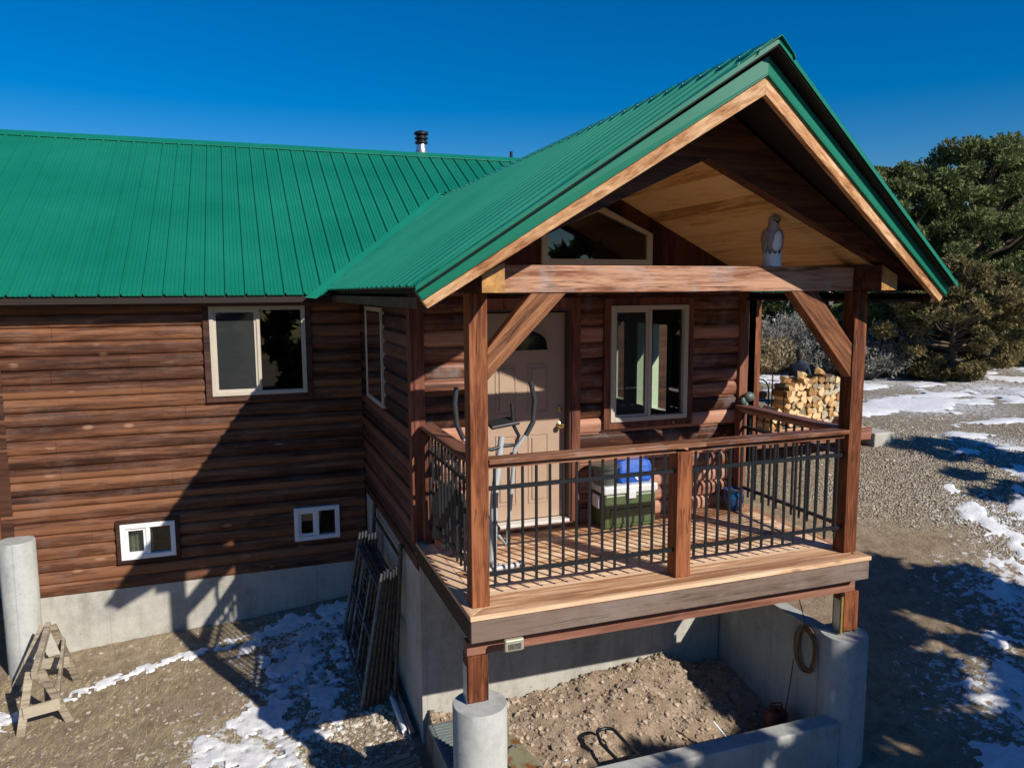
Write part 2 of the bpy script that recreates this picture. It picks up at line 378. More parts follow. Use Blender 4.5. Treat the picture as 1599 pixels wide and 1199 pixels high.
def build_ground():
    xs = axis(-60, -4.6, 5.0, 260, .045); ys = axis(-40, .0, 4.9, 260, .045)
    nx, ny = len(xs), len(ys)
    vs = [(x, y, ground_z(x, y)) for y in ys for x in xs]
    fs = [(j * nx + i, j * nx + i + 1, (j + 1) * nx + i + 1, (j + 1) * nx + i) for j in range(ny - 1) for i in range(nx - 1)]
    mb = MB(); mb.v = vs; mb.f = fs
    return struct(obj('ground', mb, ground_mat(), smooth=True))
build_ground()

# snow: thin real patches lying on the ground
def snow_mat():
    s = N('snow'); v = s.coord()
    f = s.noise(v, 9, 6, .7).outputs[0]; g = s.noise(v, 70, 4, .7).outputs[0]
    col = s.ramp(f, [(.35, (.66, .67, .69)), (.6, (.83, .84, .86))])
    s.bump(s.math('ADD', f, s.math('MULTIPLY', g, .4)), .6, .03)
    return s.set(Base_Color=col, Roughness=.7, Specular_IOR_Level=.3)
SNOWM = snow_mat()
def seg_d(x, y, pts, r):
    best = -9
    for (x0, y0, r0), (x1, y1, r1) in zip(pts, pts[1:]):
        dx, dy = x1 - x0, y1 - y0; t = max(0, min(1, ((x - x0) * dx + (y - y0) * dy) / (dx * dx + dy * dy)))
        rr = r0 + (r1 - r0) * t
        best = max(best, 1 - math.hypot(x - x0 - t * dx, y - y0 - t * dy) / rr)
    return best
def snow_patch(name, x0, x1, y0, y1, st, paths, amp=.5, fs=3.0, thr=.25, th=.035, holes=0.0):
    nx = int((x1 - x0) / st); ny = int((y1 - y0) / st); H = {}
    for j in range(ny + 1):
        for i in range(nx + 1):
            x = x0 + i * st; y = y0 + j * st
            m = max(seg_d(x, y, p_, 1) for p_ in paths)
            if m < -1.2: continue
            m = min(m, .75) + amp * fbm(x, y, fs, 5) - thr - holes * max(0, fbm(x + 40, y, fs * 3.2, 4))
            if m > -.28: H[(i, j)] = (x, y, ground_z(x, y) - .012 + min(th, max(-.045, m * .16)) + .006 * fbm(x, y, 20, 2))
    idx = {}; mb = MB()
    for k, v in H.items(): idx[k] = len(mb.v); mb.v.append(v)
    for (i, j) in H:
        q = [(i, j), (i + 1, j), (i + 1, j + 1), (i, j + 1)]
        if all(k in idx for k in q): mb.f.append(tuple(idx[k] for k in q))
    return struct(obj(name, mb, SNOWM, smooth=True))
snow_patch('snow', -4.4, .0, 1.2, 5.0, .03, [
    [(-4.4, 3.55, .28), (-3.3, 3.95, .16), (-1.86, 4.35, .2), (-.9, 4.5, .3), (-.35, 4.5, .35)],
    [(-.6, 4.4, .55), (-1.0, 3.9, .75), (-1.1, 3.2, .55), (-1.35, 2.75, .45), (-1.75, 2.25, .55), (-1.5, 1.7, .6), (-2.1, 1.5, .4)],
    [(-.55, 3.6, .3), (-.7, 2.9, .35), (-.9, 2.3, .25)]], .7, 3.4, .30, .03, 1.15)
snow_patch('snow', 3.2, 12, -2.2, 6, .06, [
    [(10.5, 3.2, .5), (9.2, 2.6, .5), (8.1, 1.6, .8), (7.4, .9, .9), (6.4, .1, 1.0), (5.6, -.5, .9), (4.6, -.8, .7)],
    [(8.4, 3.2, .2), (8.2, 2.6, .35), (7.9, 2.1, .3)], [(9.4, 3.9, .3), (10.9, 3.9, .4)]], .85, 2.2, .42, .03, .9)
snow_patch('snow', 8, 60, 3, 60, .13, [
    [(11.5, 8.3, 1.0), (15.2, 9.0, 1.6), (19.5, 8.5, 1.7), (26, 8, 2)], [(10.6, 4.9, .35), (11.5, 5.1, .4)], [(11.8, 6.0, .5), (14.5, 6.0, .7), (17.5, 6.4, .9)],
    [(12.3, 11.2, 1.0), (15.0, 12.0, 1.4), (17.6, 9.9, 1.2)], [(13, 13.5, 2.2), (18, 13.8, 3.2), (24, 14.5, 4), (34, 17, 6)], [(14, 20, 3), (22, 24, 5), (34, 30, 8)]], 1.1, .8, .30, .045, .9)

# ------------------------------------------------------------------ the house
W = 3.543; DW = 1.661; DM = 4.799
RX = 1.77
house = thing('log_house', 'brown log cabin with green metal roofs and a gabled covered porch on concrete piers', 'house', (1.77, 4.8, -2.0))

def siding(name, u0, u1, zb, zt, course, plane, pos, openings=(), mat=None, depth=.034, joints=True, bumps=7):
    """half-log courses; plane 'y': wall faces -Y at y=pos, u is x; plane 'x': wall faces -X at x=pos, u is y"""
    mb = MB(); rnd = random.Random(hash(name) % 1000 if False else 5)
    n = int(math.ceil((zt - zb) / course - 1e-6))
    def P(u, d, z): return (u, pos + d, z) if plane == 'y' else (pos + d, u, z)
    for c in range(n):
        z0 = zb + c * course
        us = [u0]
        if joints:
            x = u0 + rnd.uniform(.6, 3.2)
            while x < u1 - .4: us.append(x); x += rnd.uniform(1.6, 3.8)
        us.append(u1)
        prof = []
        for k in range(bumps + 1):
            a = k / bumps; d = depth * (1 - (max(0, 1 - abs(2 * a - 1) ** 2.6 * .99)) ** .5)
            prof.append((d, z0 + a * course))
        for a, b in zip(us, us[1:]):
            jit = rnd.uniform(-.002, .003)
            for k in range(bumps):
                (d0, za), (d1, zb_) = prof[k], prof[k + 1]
                if za >= zt: continue
                zm = (za + zb_) / 2
                sp = [(a + .0015, b - .0015)]
                for (o0, o1, oz0, oz1) in openings:
                    if oz0 < zm < oz1:
                        ns = []
                        for s0, s1 in sp:
                            if o1 <= s0 or o0 >= s1: ns.append((s0, s1)); continue
                            if o0 > s0: ns.append((s0, o0))
                            if o1 < s1: ns.append((o1, s1))
                        sp = ns
                for s0, s1 in sp:
                    m_ = max(1, int((s1 - s0) / .35))
                    for q in range(m_):
                        t0 = s0 + (s1 - s0) * q / m_; t1 = s0 + (s1 - s0) * (q + 1) / m_
                        w0 = .003 * noise.noise(Vector((t0 * 1.3, z0 * 9, 0))) + jit; w1 = .003 * noise.noise(Vector((t1 * 1.3, z0 * 9, 0))) + jit
                        f = (0, 1, 2, 3) if plane == 'y' else (0, 3, 2, 1)
                        mb.add([P(t0, d0 + w0, za), P(t1, d0 + w1, za), P(t1, d1 + w1, zb_), P(t0, d1 + w0, zb_)], [f])
                    if k == 0:
                        pass
        # scalloped ends
        for ue in (u0, u1):
            pts = [P(ue, d, z) for d, z in prof if z <= zt + .001] + [P(ue, .12, min(zt, z0 + course)), P(ue, .12, z0)]
            if len(pts) > 3: mb.add(pts, [tuple(range(len(pts)))])
    return obj(name, mb, mat, house, smooth=False)

def backing(name, rects, mat, parent=house):
    mb = MB()
    for r in rects: mb.box(*r)
    return obj(name, mb, mat, parent)

MW = (-1.85, -.729, 1.055, 2.149)
S1 = (-2.960, -2.356, -.866, -.43); S2 = (-.956, -.387, -.866, -.434)
# main wall logs (upper band reaches the left corner post, lower band starts at the pier)
siding('wall', -4.17, -.04, -.493, 2.30, .1605, 'y', DM, [MW], M['log'])
siding('wall', -3.9, -.04, -1.233, -.493, .148, 'y', DM, [S1, S2], M['log_low'])
# recessed far left part of the house under the same roof, with porch posts
siding('wall', -12.8, -4.2, -.6, 3.2, .1605, 'y', 6.9, [], M['log'])
obj('foundation', MB().box(-12.8, -4.2, 6.93, 7.1, -2.7, -.6), M['concrete'], house)
for x_ in (-8.2, -12.6): obj('porch_post', MB().box(x_, x_ + .14, 4.75, 4.89, -2.3, 2.3), M['post'], house, bevel=.006)
# plain inner faces behind the siding, with the openings left free
def framed_backing(name, u0, u1, z0, z1, opens, plane, p0, p1, mat):
    mb = MB(); us = sorted({u0, u1, *[o[0] for o in opens], *[o[1] for o in opens]})
    for a, b in zip(us, us[1:]):
        m = (a + b) / 2; hs_ = sorted([(o[2], o[3]) for o in opens if o[0] < m < o[1]]); z = z0
        for h0, h1 in hs_ + [(z1, z1)]:
            if h0 > z:
                if plane == 'y': mb.box(a, b, p0, p1, z, h0)
                else: mb.box(p0, p1, a, b, z, h0)
            z = h1
    return obj(name, mb, mat, house)
framed_backing('inner_wall', -4.17, -.04, -1.233, 2.32, [MW, S1, S2], 'y', DM + .045, DM + .12, M['roomdark'])
# wing front wall
DO = (.575, 1.515, 0, 2.13); WW = (1.938, 2.816, .998, 2.161)
siding('wall', -.02, 3.5, -.02, 2.36, .152, 'y', DW, [DO, WW], M['log2'])
framed_backing('inner_wall', -.02, 3.5, -.02, 2.36, [DO, WW], 'y', DW + .045, DW + .12, M['roomwood'])
SW = (3.20, 4.30, 1.03, 2.14)
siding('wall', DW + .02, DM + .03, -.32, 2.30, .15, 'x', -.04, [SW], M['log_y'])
framed_backing('inner_wall', DW + .12, DM + 2, -.32, 2.30, [SW], 'x', .005, .08, M['roomdark'])
# right wall of the wing, with two side windows, and the rest of the main block
RW = [(2.9, 3.75, .75, 1.95), (4.0, 4.85, .75, 1.95)]
framed_backing('side_wall', DW + .05, 6.5, -.32, 2.36, RW, 'x', 3.40, 3.50, M['roomwood'])
backing('rear_wall', [(3.5, 6.05, DM, DM + .12, -.4, 2.3), (5.93, 6.05, DM, 13, -.4, 2.3), (-4.17, 6.05, 12.9, 13, -.4, 2.4), (-4.17, -4.05, DM, 13, -1.2, 2.4)], M['darkwood'])
backing('floor_slab', [(-4.05, 5.9, DM + .13, 12.9, -.1, -.03), (.08, 3.4, DW + .13, DM + .2, -.1, -.03)], M['roomwood'])
backing('room_ceiling', [(.08, 3.4, DW + .13, DM + .2, 2.36, 2.40), (-4.05, 5.9, DM + .13, 12.9, 2.40, 2.44)], M['roomdark'])
# gable boards with the five sided window opening
ztop = lambda x: 3.33 + .03 - .5 * abs(x - RX)
gw = [(1.21, 2.557), (2.39, 2.557), (2.39, 2.86), (1.80, 3.128), (1.21, 2.86)]
mb = MB(); y = DW + .01
def quad(mb, pts, yy): mb.add([(a, yy, b) for a, b in pts], [tuple(range(len(pts)))])
quad(mb, [(-.02, 2.36), (1.21, 2.36), (1.21, ztop(1.21)), (-.02, ztop(-.02))], y)
quad(mb, [(2.39, 2.36), (3.52, 2.36), (3.52, ztop(3.52)), (2.39, ztop(2.39))], y)
quad(mb, [(1.21, 2.36), (2.39, 2.36), (2.39, 2.557), (1.21, 2.557)], y)
quad(mb, [(1.21, 2.86), (1.80, 3.128), (RX, ztop(RX)), (1.21, ztop(1.21))], y)
quad(mb, [(1.80, 3.128), (2.39, 2.86), (2.39, ztop(2.39)), (RX, ztop(RX))], y)
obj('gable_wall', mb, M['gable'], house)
# gable window
gwin = obj('gable_window', (lambda m: [m.prism([(a[0], DW - .03, a[1]), (b[0], DW - .03, b[1]), (1.8 + (b[0] - 1.8) * .9, DW - .03, 2.82 + (b[1] - 2.82) * .80), (1.8 + (a[0] - 1.8) * .9, DW - .03, 2.82 + (a[1] - 2.82) * .80)], (0, .06, 0)) for a, b in zip(gw, gw[1:] + gw[:1])] and m)(MB()), M['taupe'], house, fix=True)
obj('pane', MB().add([(1.8 + (a - 1.8) * .92, DW + .0, 2.82 + (b - 2.82) * .83) for a, b in gw], [(0, 1, 2, 3, 4)]), M['glass'], gwin)
obj('attic_back', MB().prism([(.0, DW + 1.2, 2.41), (3.5, DW + 1.2, 2.41), (RX, DW + 1.2, 3.3)], (0, .05, 0)), M['roomdark'], house)

def slider(name, x0, x1, z0, z1, y, mat, fr=.045, screen=True, casing=.07, parent=house, cm=None):
    """two-light sliding window in a wall facing -Y"""
    f = MB()
    f.box(x0, x0 + fr, y - .035, y + .05, z0, z1).box(x1 - fr, x1, y - .035, y + .05, z0, z1)
    f.box(x0 + fr, x1 - fr, y - .035, y + .05, z1 - fr, z1).box(x0 + fr, x1 - fr, y - .035, y + .05, z0, z0 + fr)
    xm = (x0 + x1) / 2
    f.box(xm - fr * .4, xm + fr * .4, y - .028, y + .045, z0 + fr, z1 - fr)
    wnd = obj(name, f, mat, parent, bevel=.004)
    s_ = MB(); g = fr * .55
    a, b, c, d = x0 + fr, xm - fr * .4, z0 + fr, z1 - fr
    s_.box(a, a + g, y - .012, y + .02, c, d).box(b - g, b, y - .012, y + .02, c, d).box(a + g, b - g, y - .012, y + .02, d - g, d).box(a + g, b - g, y - .012, y + .02, c, c + g)
    obj('sash', s_, mat, wnd)
    obj('pane', MB().add([(a, y + .012, c), (xm, y + .012, c), (xm, y + .012, d), (a, y + .012, d)], [(0, 1, 2, 3)]), M['glass'], wnd)
    obj('pane', MB().add([(xm, y + .02, c), (x1 - fr, y + .02, c), (x1 - fr, y + .02, d), (xm, y + .02, d)], [(0, 1, 2, 3)]), M['glass'], wnd)
    if screen: obj('insect_screen', MB().add([(a + g, y - .004, c + g), (b - g, y - .004, c + g), (b - g, y - .004, d - g), (a + g, y - .004, d - g)], [(0, 1, 2, 3)]), M['screen'], wnd)
    if casing:
        k = MB(); q = casing
        k.box(x0 - q, x0 - .002, y - .022, y + .05, z0 - q, z1 + q).box(x1 + .002, x1 + q, y - .022, y + .05, z0 - q, z1 + q)
        k.box(x0 - .002, x1 + .002, y - .02, y + .05, z1 + .002, z1 + q).box(x0 - .002, x1 + .002, y - .02, y + .05, z0 - q, z0 - .002)
        obj('casing', k, cm or M['casing'], wnd, bevel=.003)
    return wnd
w1 = slider('window', *MW, DM - .01, M['taupe'], .05)
w2 = slider('window', *S1, DM - .015, M['white'], .055, casing=.045, screen=False)
w3 = slider('window', *S2, DM - .015, M['white'], .055, casing=.0, screen=False)
w4 = slider('window', *WW, DW - .01, M['taupe'], .045, cm=M['trim'])
obj('curtain', MB().add([(-2.92 + i * .03, DM + .10 + .02 * (i % 2), z) for z in (-.86, -.43) for i in range(11)], [(i, i + 1, i + 12, i + 11) for i in range(10)]), M['curtain'], house)
# side window of the wing (seen edge on)
f = MB(); y0, y1, z0, z1 = SW
for a in ((y0, y0 + .05, z0, z1), (y1 - .05, y1, z0, z1), (y0 + .05, y1 - .05, z1 - .05, z1), (y0 + .05, y1 - .05, z0, z0 + .05)):
    f.box(-.060, .0, *a)
sw = obj('window', f, M['taupe'], house, bevel=.003)
obj('dark_backing', MB().box(.0, .004, y0, y1, z0, z1), M['roomdark'], sw)  # dark sheet behind the pane, the unlit room put into its colour
obj('pane', MB().add([(-.053, y0, z0), (-.053, y1, z0), (-.053, y1, z1), (-.053, y0, z1)], [(0, 1, 2, 3)]), M['glass'], sw)
for (a, b, c, d) in RW:
    f = MB()
    for q in ((a, a + .06, c, d), (b - .06, b, c, d), (a + .06, b - .06, d - .06, d), (a + .06, b - .06, c, c + .08), ((a + b) / 2 - .025, (a + b) / 2 + .025, c + .08, d - .06)): f.box(3.37, 3.46, *q)
    obj('window', f, M['palegreen'], house)
# door, set back in the wall
DY = DW + .10
dr = obj('door', MB().box(.60, 1.50, DY, DY + .045, .065, 2.10), M['doorpaint'], house, bevel=.004)
pn = MB()
def panel(x0, x1, z0, z1):
    t = .014
    for a in ((x0, x1, z1 - t, z1), (x0, x1, z0, z0 + t)): pn.box(a[0], a[1], DY - .007, DY + .002, a[2], a[3])
    for a in ((x0, x0 + t), (x1 - t, x1)): pn.box(a[0], a[1], DY - .007, DY + .002, z0 + t, z1 - t)
    pn.box(x0 + .04, x1 - .04, DY - .010, DY + .002, z0 + .04, z1 - .04)
for x0, x1 in ((.775, .99), (1.11, 1.325)):
    panel(x0, x1, 1.12, 1.60); panel(x0, x1, .22, .92)
obj('panel', pn, M['doorpaint'], dr)
arc = [(1.05 + .27 * math.cos(a), 1.73 + .215 * (math.sin(a) ** .6 if math.sin(a) > 0 else 0)) for a in np.linspace(0, math.pi, 15)]
mb = MB()
for (a, b), (c, d) in zip(arc, arc[1:] + arc[:1]):
    mb.beam((a, DY - .008, b), (c, DY - .008, d), .02, .034, (0, 1, 0))
obj('light_frame', mb, M['doorpaint'], dr)
obj('light_pane', MB().add([(a, DY - .004, b) for a, b in arc], [tuple(range(len(arc)))]), plain('dark door glass', (.012, .015, .016), .06), dr)
kn = MB().lathe([(.0, 0), (.028, .0), (.03, .012), (.012, .02), (.012, .045), (.026, .055), (.03, .07), (.022, .085), (.0, .088)], (0, 0, 0), 20)
kn.v = [(1.44 + a, DY - c, .99 + b) for a, b, c in kn.v]; obj('knob', kn, M['brass'], dr, smooth=True)
kn = MB().lathe([(.0, 0), (.028, .0), (.026, .018), (.0, .02)], (0, 0, 0), 18)
kn.v = [(1.44 + a, DY - c, 1.15 + b) for a, b, c in kn.v]; obj('deadbolt', kn, M['brass'], dr, smooth=True)
for b_ in ((1.502, 1.516, DW - .02, DY + .08, .06, 2.115), (.574, .598, DW - .02, DY + .08, .06, 2.115), (.574, 1.516, DW - .02, DY + .08, 2.117, 2.14)):
    obj('door_frame', MB().box(*b_), M['doorframe'], house)
for b_ in ((1.518, 1.61, DW - .035, DW + .05, .0, 2.24), (.48, .572, DW - .035, DW + .05, .0, 2.24), (.572, 1.518, DW - .033, DW + .05, 2.142, 2.24)):
    obj('door_casing', MB().box(*b_), M['trim'], house, bevel=.003)
obj('threshold', MB().box(.60, 1.50, DW - .03, DY - .002, .03, .06), plain('aluminium sill', (.62, .60, .57), .4), house, bevel=.003)
obj('door_step', MB().box(.56, 1.53, DW - .07, DW + .03, .002, .028), M['brace'], house)
obj('door_gap', MB().box(.575, 1.515, DY + .05, DY + .06, .0, 2.12), M['roomdark'], house)
# corner boards
obj('corner_board', MB().box(-.075, -.042, DW - .02, DW + .10, -.02, 2.3).box(-.042, .055, DW - .03, DW + .0, -.02, 2.3), M['trim'], house, bevel=.003)
obj('corner_board', MB().box(3.46, 3.56, DW - .03, DW + .06, -.02, 2.3), M['trim'], house, bevel=.003)
obj('corner_board', MB().box(-4.30, -4.175, DM - .03, DM + .1, -.49, 2.3), M['trim'], house, bevel=.003)
# foundations
fd = MB().box(-3.9, -.02, DM + .03, DM + .25, -2.6, -1.235)
obj('foundation', fd, M['concrete'], house)
obj('footing', MB().box(-3.86, -.02, DM + .008, DM + .03, -2.6, -1.93), M['concrete'], house)
obj('foundation', MB().box(-.02, .2, DW + .205, DM + .028, -2.6, -.315).box(-.02, 3.3, DW, DW + .2, -2.6, -.1), M['concrete'], house)
obj('retaining_wall', MB().box(3.32, 3.47, .16, DW + .25, -2.6, -.765), M['concrete2'], house, bevel=.012)
obj('retaining_wall', MB().box(.1, 3.33, -.13, .05, -2.6, -1.5), M['concrete2'], house, bevel=.014)
def pier(x, y, r, zt, mat=M['concrete2']):
    return obj('concrete_pier', MB().lathe([(r * .985, -2.6), (r, zt - .008), (r - .006, zt)], (x, y, 0), 56), mat, house, smooth=True)
pier(.055, .02, .205, -.745); pier(3.50, .05, .205, -.762); pier(-4.0, 4.66, .185, -.46)

# ------------------------------------------------------------------ roofs
def lo_wing(y):      # distance from eave (x offset) where the wing roof starts, measured for the left slope
    if y < -.45: return 2.24 * (-.45 - y) / (.52)
    if y > 4.44: return 2.24 * (y - 4.44) / 2.85
    return 0.0
ZE = 2.33; SL = (3.86 - 2.33) / 2.24
def rib_prof(pitch, major=.022, minor=.006):
    """list of (offset, height) over one pitch"""
    pts = [(0, 0), (.012, major), (.030, major), (.042, 0)]
    w_ = pitch - .042
    for k in (1, 2, 3):
        c = .042 + w_ * k / 4; pts += [(c - .012, 0), (c - .006, minor), (c + .006, minor), (c + .012, 0)]
    return pts
def wing_slope(sgn):
    mb = MB(); ys = []; y = -.875; pitch = .2286
    k = 0; base = -.95
    while base < 7.3:
        for o, h in rib_prof(pitch, .021): ys.append((base + o, h))
        base += pitch
    ys = [(-.965, 0)] + [q for q in ys if q[0] > -.964] ; ys = [q for q in ys if q[0] < 7.28] + [(7.29, 0)]
    nrm = Vector((-SL, 0, 1)).normalized()
    rows = []
    for y, h in ys:
        a = lo_wing(y); b = 2.24
        pts = []
        for t in (0, .34, .67, 1):
            xo = a + (b - a) * t
            x = -.47 + xo; z = ZE + SL * xo
            x += nrm.x * h; z += nrm.z * h
            pts.append((RX + sgn * (x - RX), y, z))
        rows.append(pts)
    for pts in rows: mb.v += pts
    for i in range(len(rows) - 1):
        for t in range(3):
            q = (i * 4 + t, i * 4 + t + 1, (i + 1) * 4 + t + 1, (i + 1) * 4 + t)
            mb.f.append(q if sgn < 0 else q[::-1])
    o = obj('wing_roof_panels', mb, M['roof'], house)
    md = o.modifiers.new('thick', 'SOLIDIFY'); md.thickness = .012; md.offset = -1 if sgn > 0 else 1
    md.offset = -1
    return o
wing_slope(1); wing_slope(-1)
def under_slab(sgn):
    """sheathing and soffit under each wing slope"""
    g = .035; th = .06; mx = lambda x: RX + sgn * (x - RX)
    zf = lambda x: ZE + SL * (x + .47)
    P2 = [(-.385, -.25), (RX, -.78), (RX, 7.25), (-.385, 4.50)]
    top = [(mx(x), y, zf(x) - g) for x, y in P2]
    return obj('soffit', MB().prism(top, (0, 0, -th)), M['roofdark'], house, fix=True)
under_slab(1); under_slab(-1)
# main roof left of the wing and right of it
def main_slope():
    mb = MB(); pitch = .2215; nrm = Vector((0, -.555, 1)).normalized(); S = .552
    xs = []; b = -13.1
    off = (-3.87 - b) % pitch; b += off - pitch
    while b < 6.5:
        for o, h in rib_prof(pitch, .029): xs.append((b + o, h))
        b += pitch
    rows = []
    for x, h in xs:
        if x > 6.45: continue
        if x < -.45: y0 = 4.44
        elif x < RX: y0 = 4.44 + (x + .45) * 2.85 / 2.22
        elif x < 3.99: y0 = 7.29 - (x - RX) * 2.85 / 2.22
        else: y0 = 4.44
        pts = []
        for t in (0, .25, .5, .75, 1):
            y = y0 + (9.0 - y0) * t; z = 2.285 + S * (y - 4.44) + .0015 * noise.noise(Vector((x * 2, y, 5)))
            pts.append((x + .0, y + nrm.y * h, z + nrm.z * h))
        rows.append(pts)
    for p_ in rows: mb.v += p_
    for i in range(len(rows) - 1):
        for t in range(4): mb.f.append((i * 5 + t, (i + 1) * 5 + t, (i + 1) * 5 + t + 1, i * 5 + t + 1))
    o = obj('main_roof_panels', mb, M['roof'], house)
    md = o.modifiers.new('thick', 'SOLIDIFY'); md.thickness = .012; md.offset = -1
    return o
main_slope()
zm = lambda y: 2.285 + .552 * (y - 4.44)
mb = MB().prism([(-13, 4.47, zm(4.47) - .03), (-.4, 4.47, zm(4.47) - .03), (1.77, 7.27, zm(7.27) - .03), (1.77, 9, zm(9) - .03), (-13, 9, zm(9) - .03)], (0, 0, -.08))
mb.prism([(1.77, 7.27, zm(7.27) - .03), (3.95, 4.47, zm(4.47) - .03), (6.4, 4.47, zm(4.47) - .03), (6.4, 9, zm(9) - .03), (1.77, 9, zm(9) - .03)], (0, 0, -.08))
mb.prism([(-13, 9, zm(9) - .0), (6.45, 9, zm(9)), (6.45, 13.5, zm(4.47)), (-13, 13.5, zm(4.47))], (0, 0, -.05))
obj('soffit', mb, M['roofdark'], house, fix=True)
rc = MB()
rc.prism([(-13, 8.84, zm(8.84) + .028), (6.5, 8.84, zm(8.84) + .028), (6.5, 9.0, zm(9) + .035), (-13, 9.0, zm(9) + .035)], (0, .0, -.008))
rc.prism([(-13, 9.0, zm(9) + .035), (6.5, 9.0, zm(9) + .035), (6.5, 9.16, zm(8.84) + .028), (-13, 9.16, zm(8.84) + .028)], (0, 0, -.008))
obj('ridge_cap', rc, M['roof'], house, fix=True)
rc = MB(); zr = 3.86
for sg in (1, -1):
    P_ = lambda x, y: (RX + sg * (x - RX), y, ZE + SL * (x + .47) + .032)
    rc.prism([P_(RX, -1.01), P_(RX, 7.25), P_(RX - .13, 7.08), P_(RX - .13, -.97)], (0, 0, -.006))
    rc.prism([P_(RX - .13, -.97), P_(RX - .13, 7.08), (P_(RX - .145, 7)[0], 7.08, P_(RX - .145, 7)[2] - .02), (P_(RX - .145, 7)[0], -.97, P_(RX - .145, 7)[2] - .02)], (0, 0, -.006))
obj('ridge_cap', rc, M['roof'], house, fix=True)
# screw heads along the ridge cap
sc_ = MB()
for sg in (1, -1):
    y = -.72
    while y < 7.1:
        x = RX + sg * (-.11); z = ZE + SL * (RX - .11 + .47) + .037
        sc_.ell((x, y, z), (.007, .007, .006), 6, 4); y += .2286
for k in range(5):
    for j in range(28):
        xo = .12 + k * .5; y = -.35 + j * .2286 + .075
        if xo < lo_wing(y) + .1: continue
        x = -.47 + xo; sc_.ell((x, y, ZE + SL * xo + .006), (.006, .006, .005), 6, 4)
for yy in (4.52, 5.6, 6.7, 7.8, 8.75):
    for k in range(46):
        x = -3.87 - .5 + k * .2215 + .09
        if x > -.45 and yy < 4.44 + (x + .45) * 1.284 + .1: continue
        sc_.ell((x, yy, zm(yy) + .004), (.007, .007, .006), 6, 4)
obj('roof_screw', sc_, plain('screw heads', (.25, .45, .38), .35, .5), house)['kind'] = 'stuff'
# valley flashing
vf = MB()
for sg in (1, -1):
    a = Vector((RX + sg * (-.62 - RX), 4.30, 2.235)); b = Vector((RX, 7.29, 3.885))
    d = (b - a).normalized(); s1 = Vector((sg * -1, 0, 0)) * .11
    l1 = Vector((sg * -.13, 0, .012)); l2 = Vector((sg * .05, -.10, .035))
    vf.prism([a + l1, a, b, b + l1], (0, 0, .008)); vf.prism([a, a + l2, b + l2, b], (0, 0, .008))
obj('valley_flashing', vf, M['roof'], house, fix=True)
# rakes of the prow gable: cedar board, green gable trim
def rake(sg):
    m_ = lambda p_: (RX + sg * (p_[0] - RX), p_[1], p_[2])
    A = [(-.381, -.379, 2.20), (RX, -.864, 3.562)]; B = [(-.425, -.379, 2.262), (RX, -.864, 3.690)]
    C_ = [(-.465, -.379, 2.318), (RX, -.864, 3.795)]
    wd = MB().prism([m_(q) for q in (A[0], A[1], B[1], B[0])], (0, .045, 0)); 
    obj('rake_board', wd, M['rake_left' if sg > 0 else 'rake_right'], house, fix=True, bevel=.003)
    y = Vector((0, -.022, 0))
    tr = MB().prism([tuple(Vector(m_(q)) + y) for q in (B[0], B[1], C_[1], C_[0])], (0, .06, 0))
    tr.prism([tuple(Vector(m_(q)) + y + Vector((0, 0, dz))) for q, dz in ((B[0], 0), (B[1], 0), (B[1], -.012), (B[0], -.012))], (0, .03, 0))
    obj('gable_trim', tr, M['roof'], house, fix=True, bevel=.002)
rake(1); rake(-1)
# flat edge flange along the prow, over the rib ends, with a short lip
for sg in (1, -1):
    m_ = lambda p_: (RX + sg * (p_[0] - RX), p_[1], p_[2])
    zf = lambda x: ZE + SL * (x + .47) + .022
    fl_ = MB().prism([m_((-.475, -.462, zf(-.475))), m_((RX, -.985, zf(RX))), m_((RX, -.93, zf(RX))), m_((-.475, -.407, zf(-.475)))], (0, 0, -.004))
    fl_.prism([m_((-.475, -.462, zf(-.475))), m_((RX, -.985, zf(RX))), m_((RX, -.985, zf(RX) - .036)), m_((-.475, -.462, zf(-.475) - .036))], (0, .004, 0))
    obj('edge_flashing', fl_, M['roof'], house, fix=True)
    us_ = MB().prism([m_((-.44, -.455, zf(-.44) - .042)), m_((RX, -.975, zf(RX) - .042)), m_((RX, -.80, zf(RX) - .042)), m_((-.44, -.28, zf(-.44) - .042))], (0, 0, -.006))
    obj('panel_shade_strip', us_, M['roofdark'], house, fix=True)  # blackish strip painting the shade below the panel overhang
# eave fascias
for b_ in ((-.43, -.39, -.28, 4.40, 2.195, 2.27), (3.93, 3.97, -.28, 4.40, 2.195, 2.27), (-13, -.43, 4.56, 4.60, 2.155, 2.262), (4.0, 6.4, 4.56, 4.60, 2.155, 2.262)):
    obj('eave_fascia', MB().box(*b_), M['chord' if b_[1] < 0 and b_[0] > -1 else 'darkwood'], house)  # main fascia takes the darker timber, eave shadow put into its colour
for b_ in ((-13, -.43, 4.605, DM + .04, 2.17, 2.19), (-.388, -.045, DW, DM, 2.20, 2.215), (3.52, 3.93, -.2, DM, 2.20, 2.22)):
    obj('eave_soffit', MB().box(*b_), M['darkwood'], house)
# pine ceiling of the porch
mb = MB()
for sg in (1, -1):
    m_ = lambda x: RX + sg * (x - RX)
    z = lambda x: 3.33 - .5 * abs(x - RX)
    mb.prism([(m_(.02), -.12, z(.02)), (RX, -.12, z(RX)), (RX, DW + .02, z(RX)), (m_(.02), DW + .02, z(.02))], (0, 0, .02))
obj('porch_ceiling', mb, M['pine'], house, fix=True)
# truss chord
mb = MB()
for sg in (1, -1):
    m_ = lambda p_: (RX + sg * (p_[0] - RX), p_[1], p_[2])
    mb.prism([m_((-.30, -.24, 2.335)), m_((RX, -.24, 3.262)), m_((RX, -.24, 3.70)), m_((-.30, -.24, 2.36))], (0, .12, 0))
obj('truss_chord', mb, M['chord'], house, fix=True)
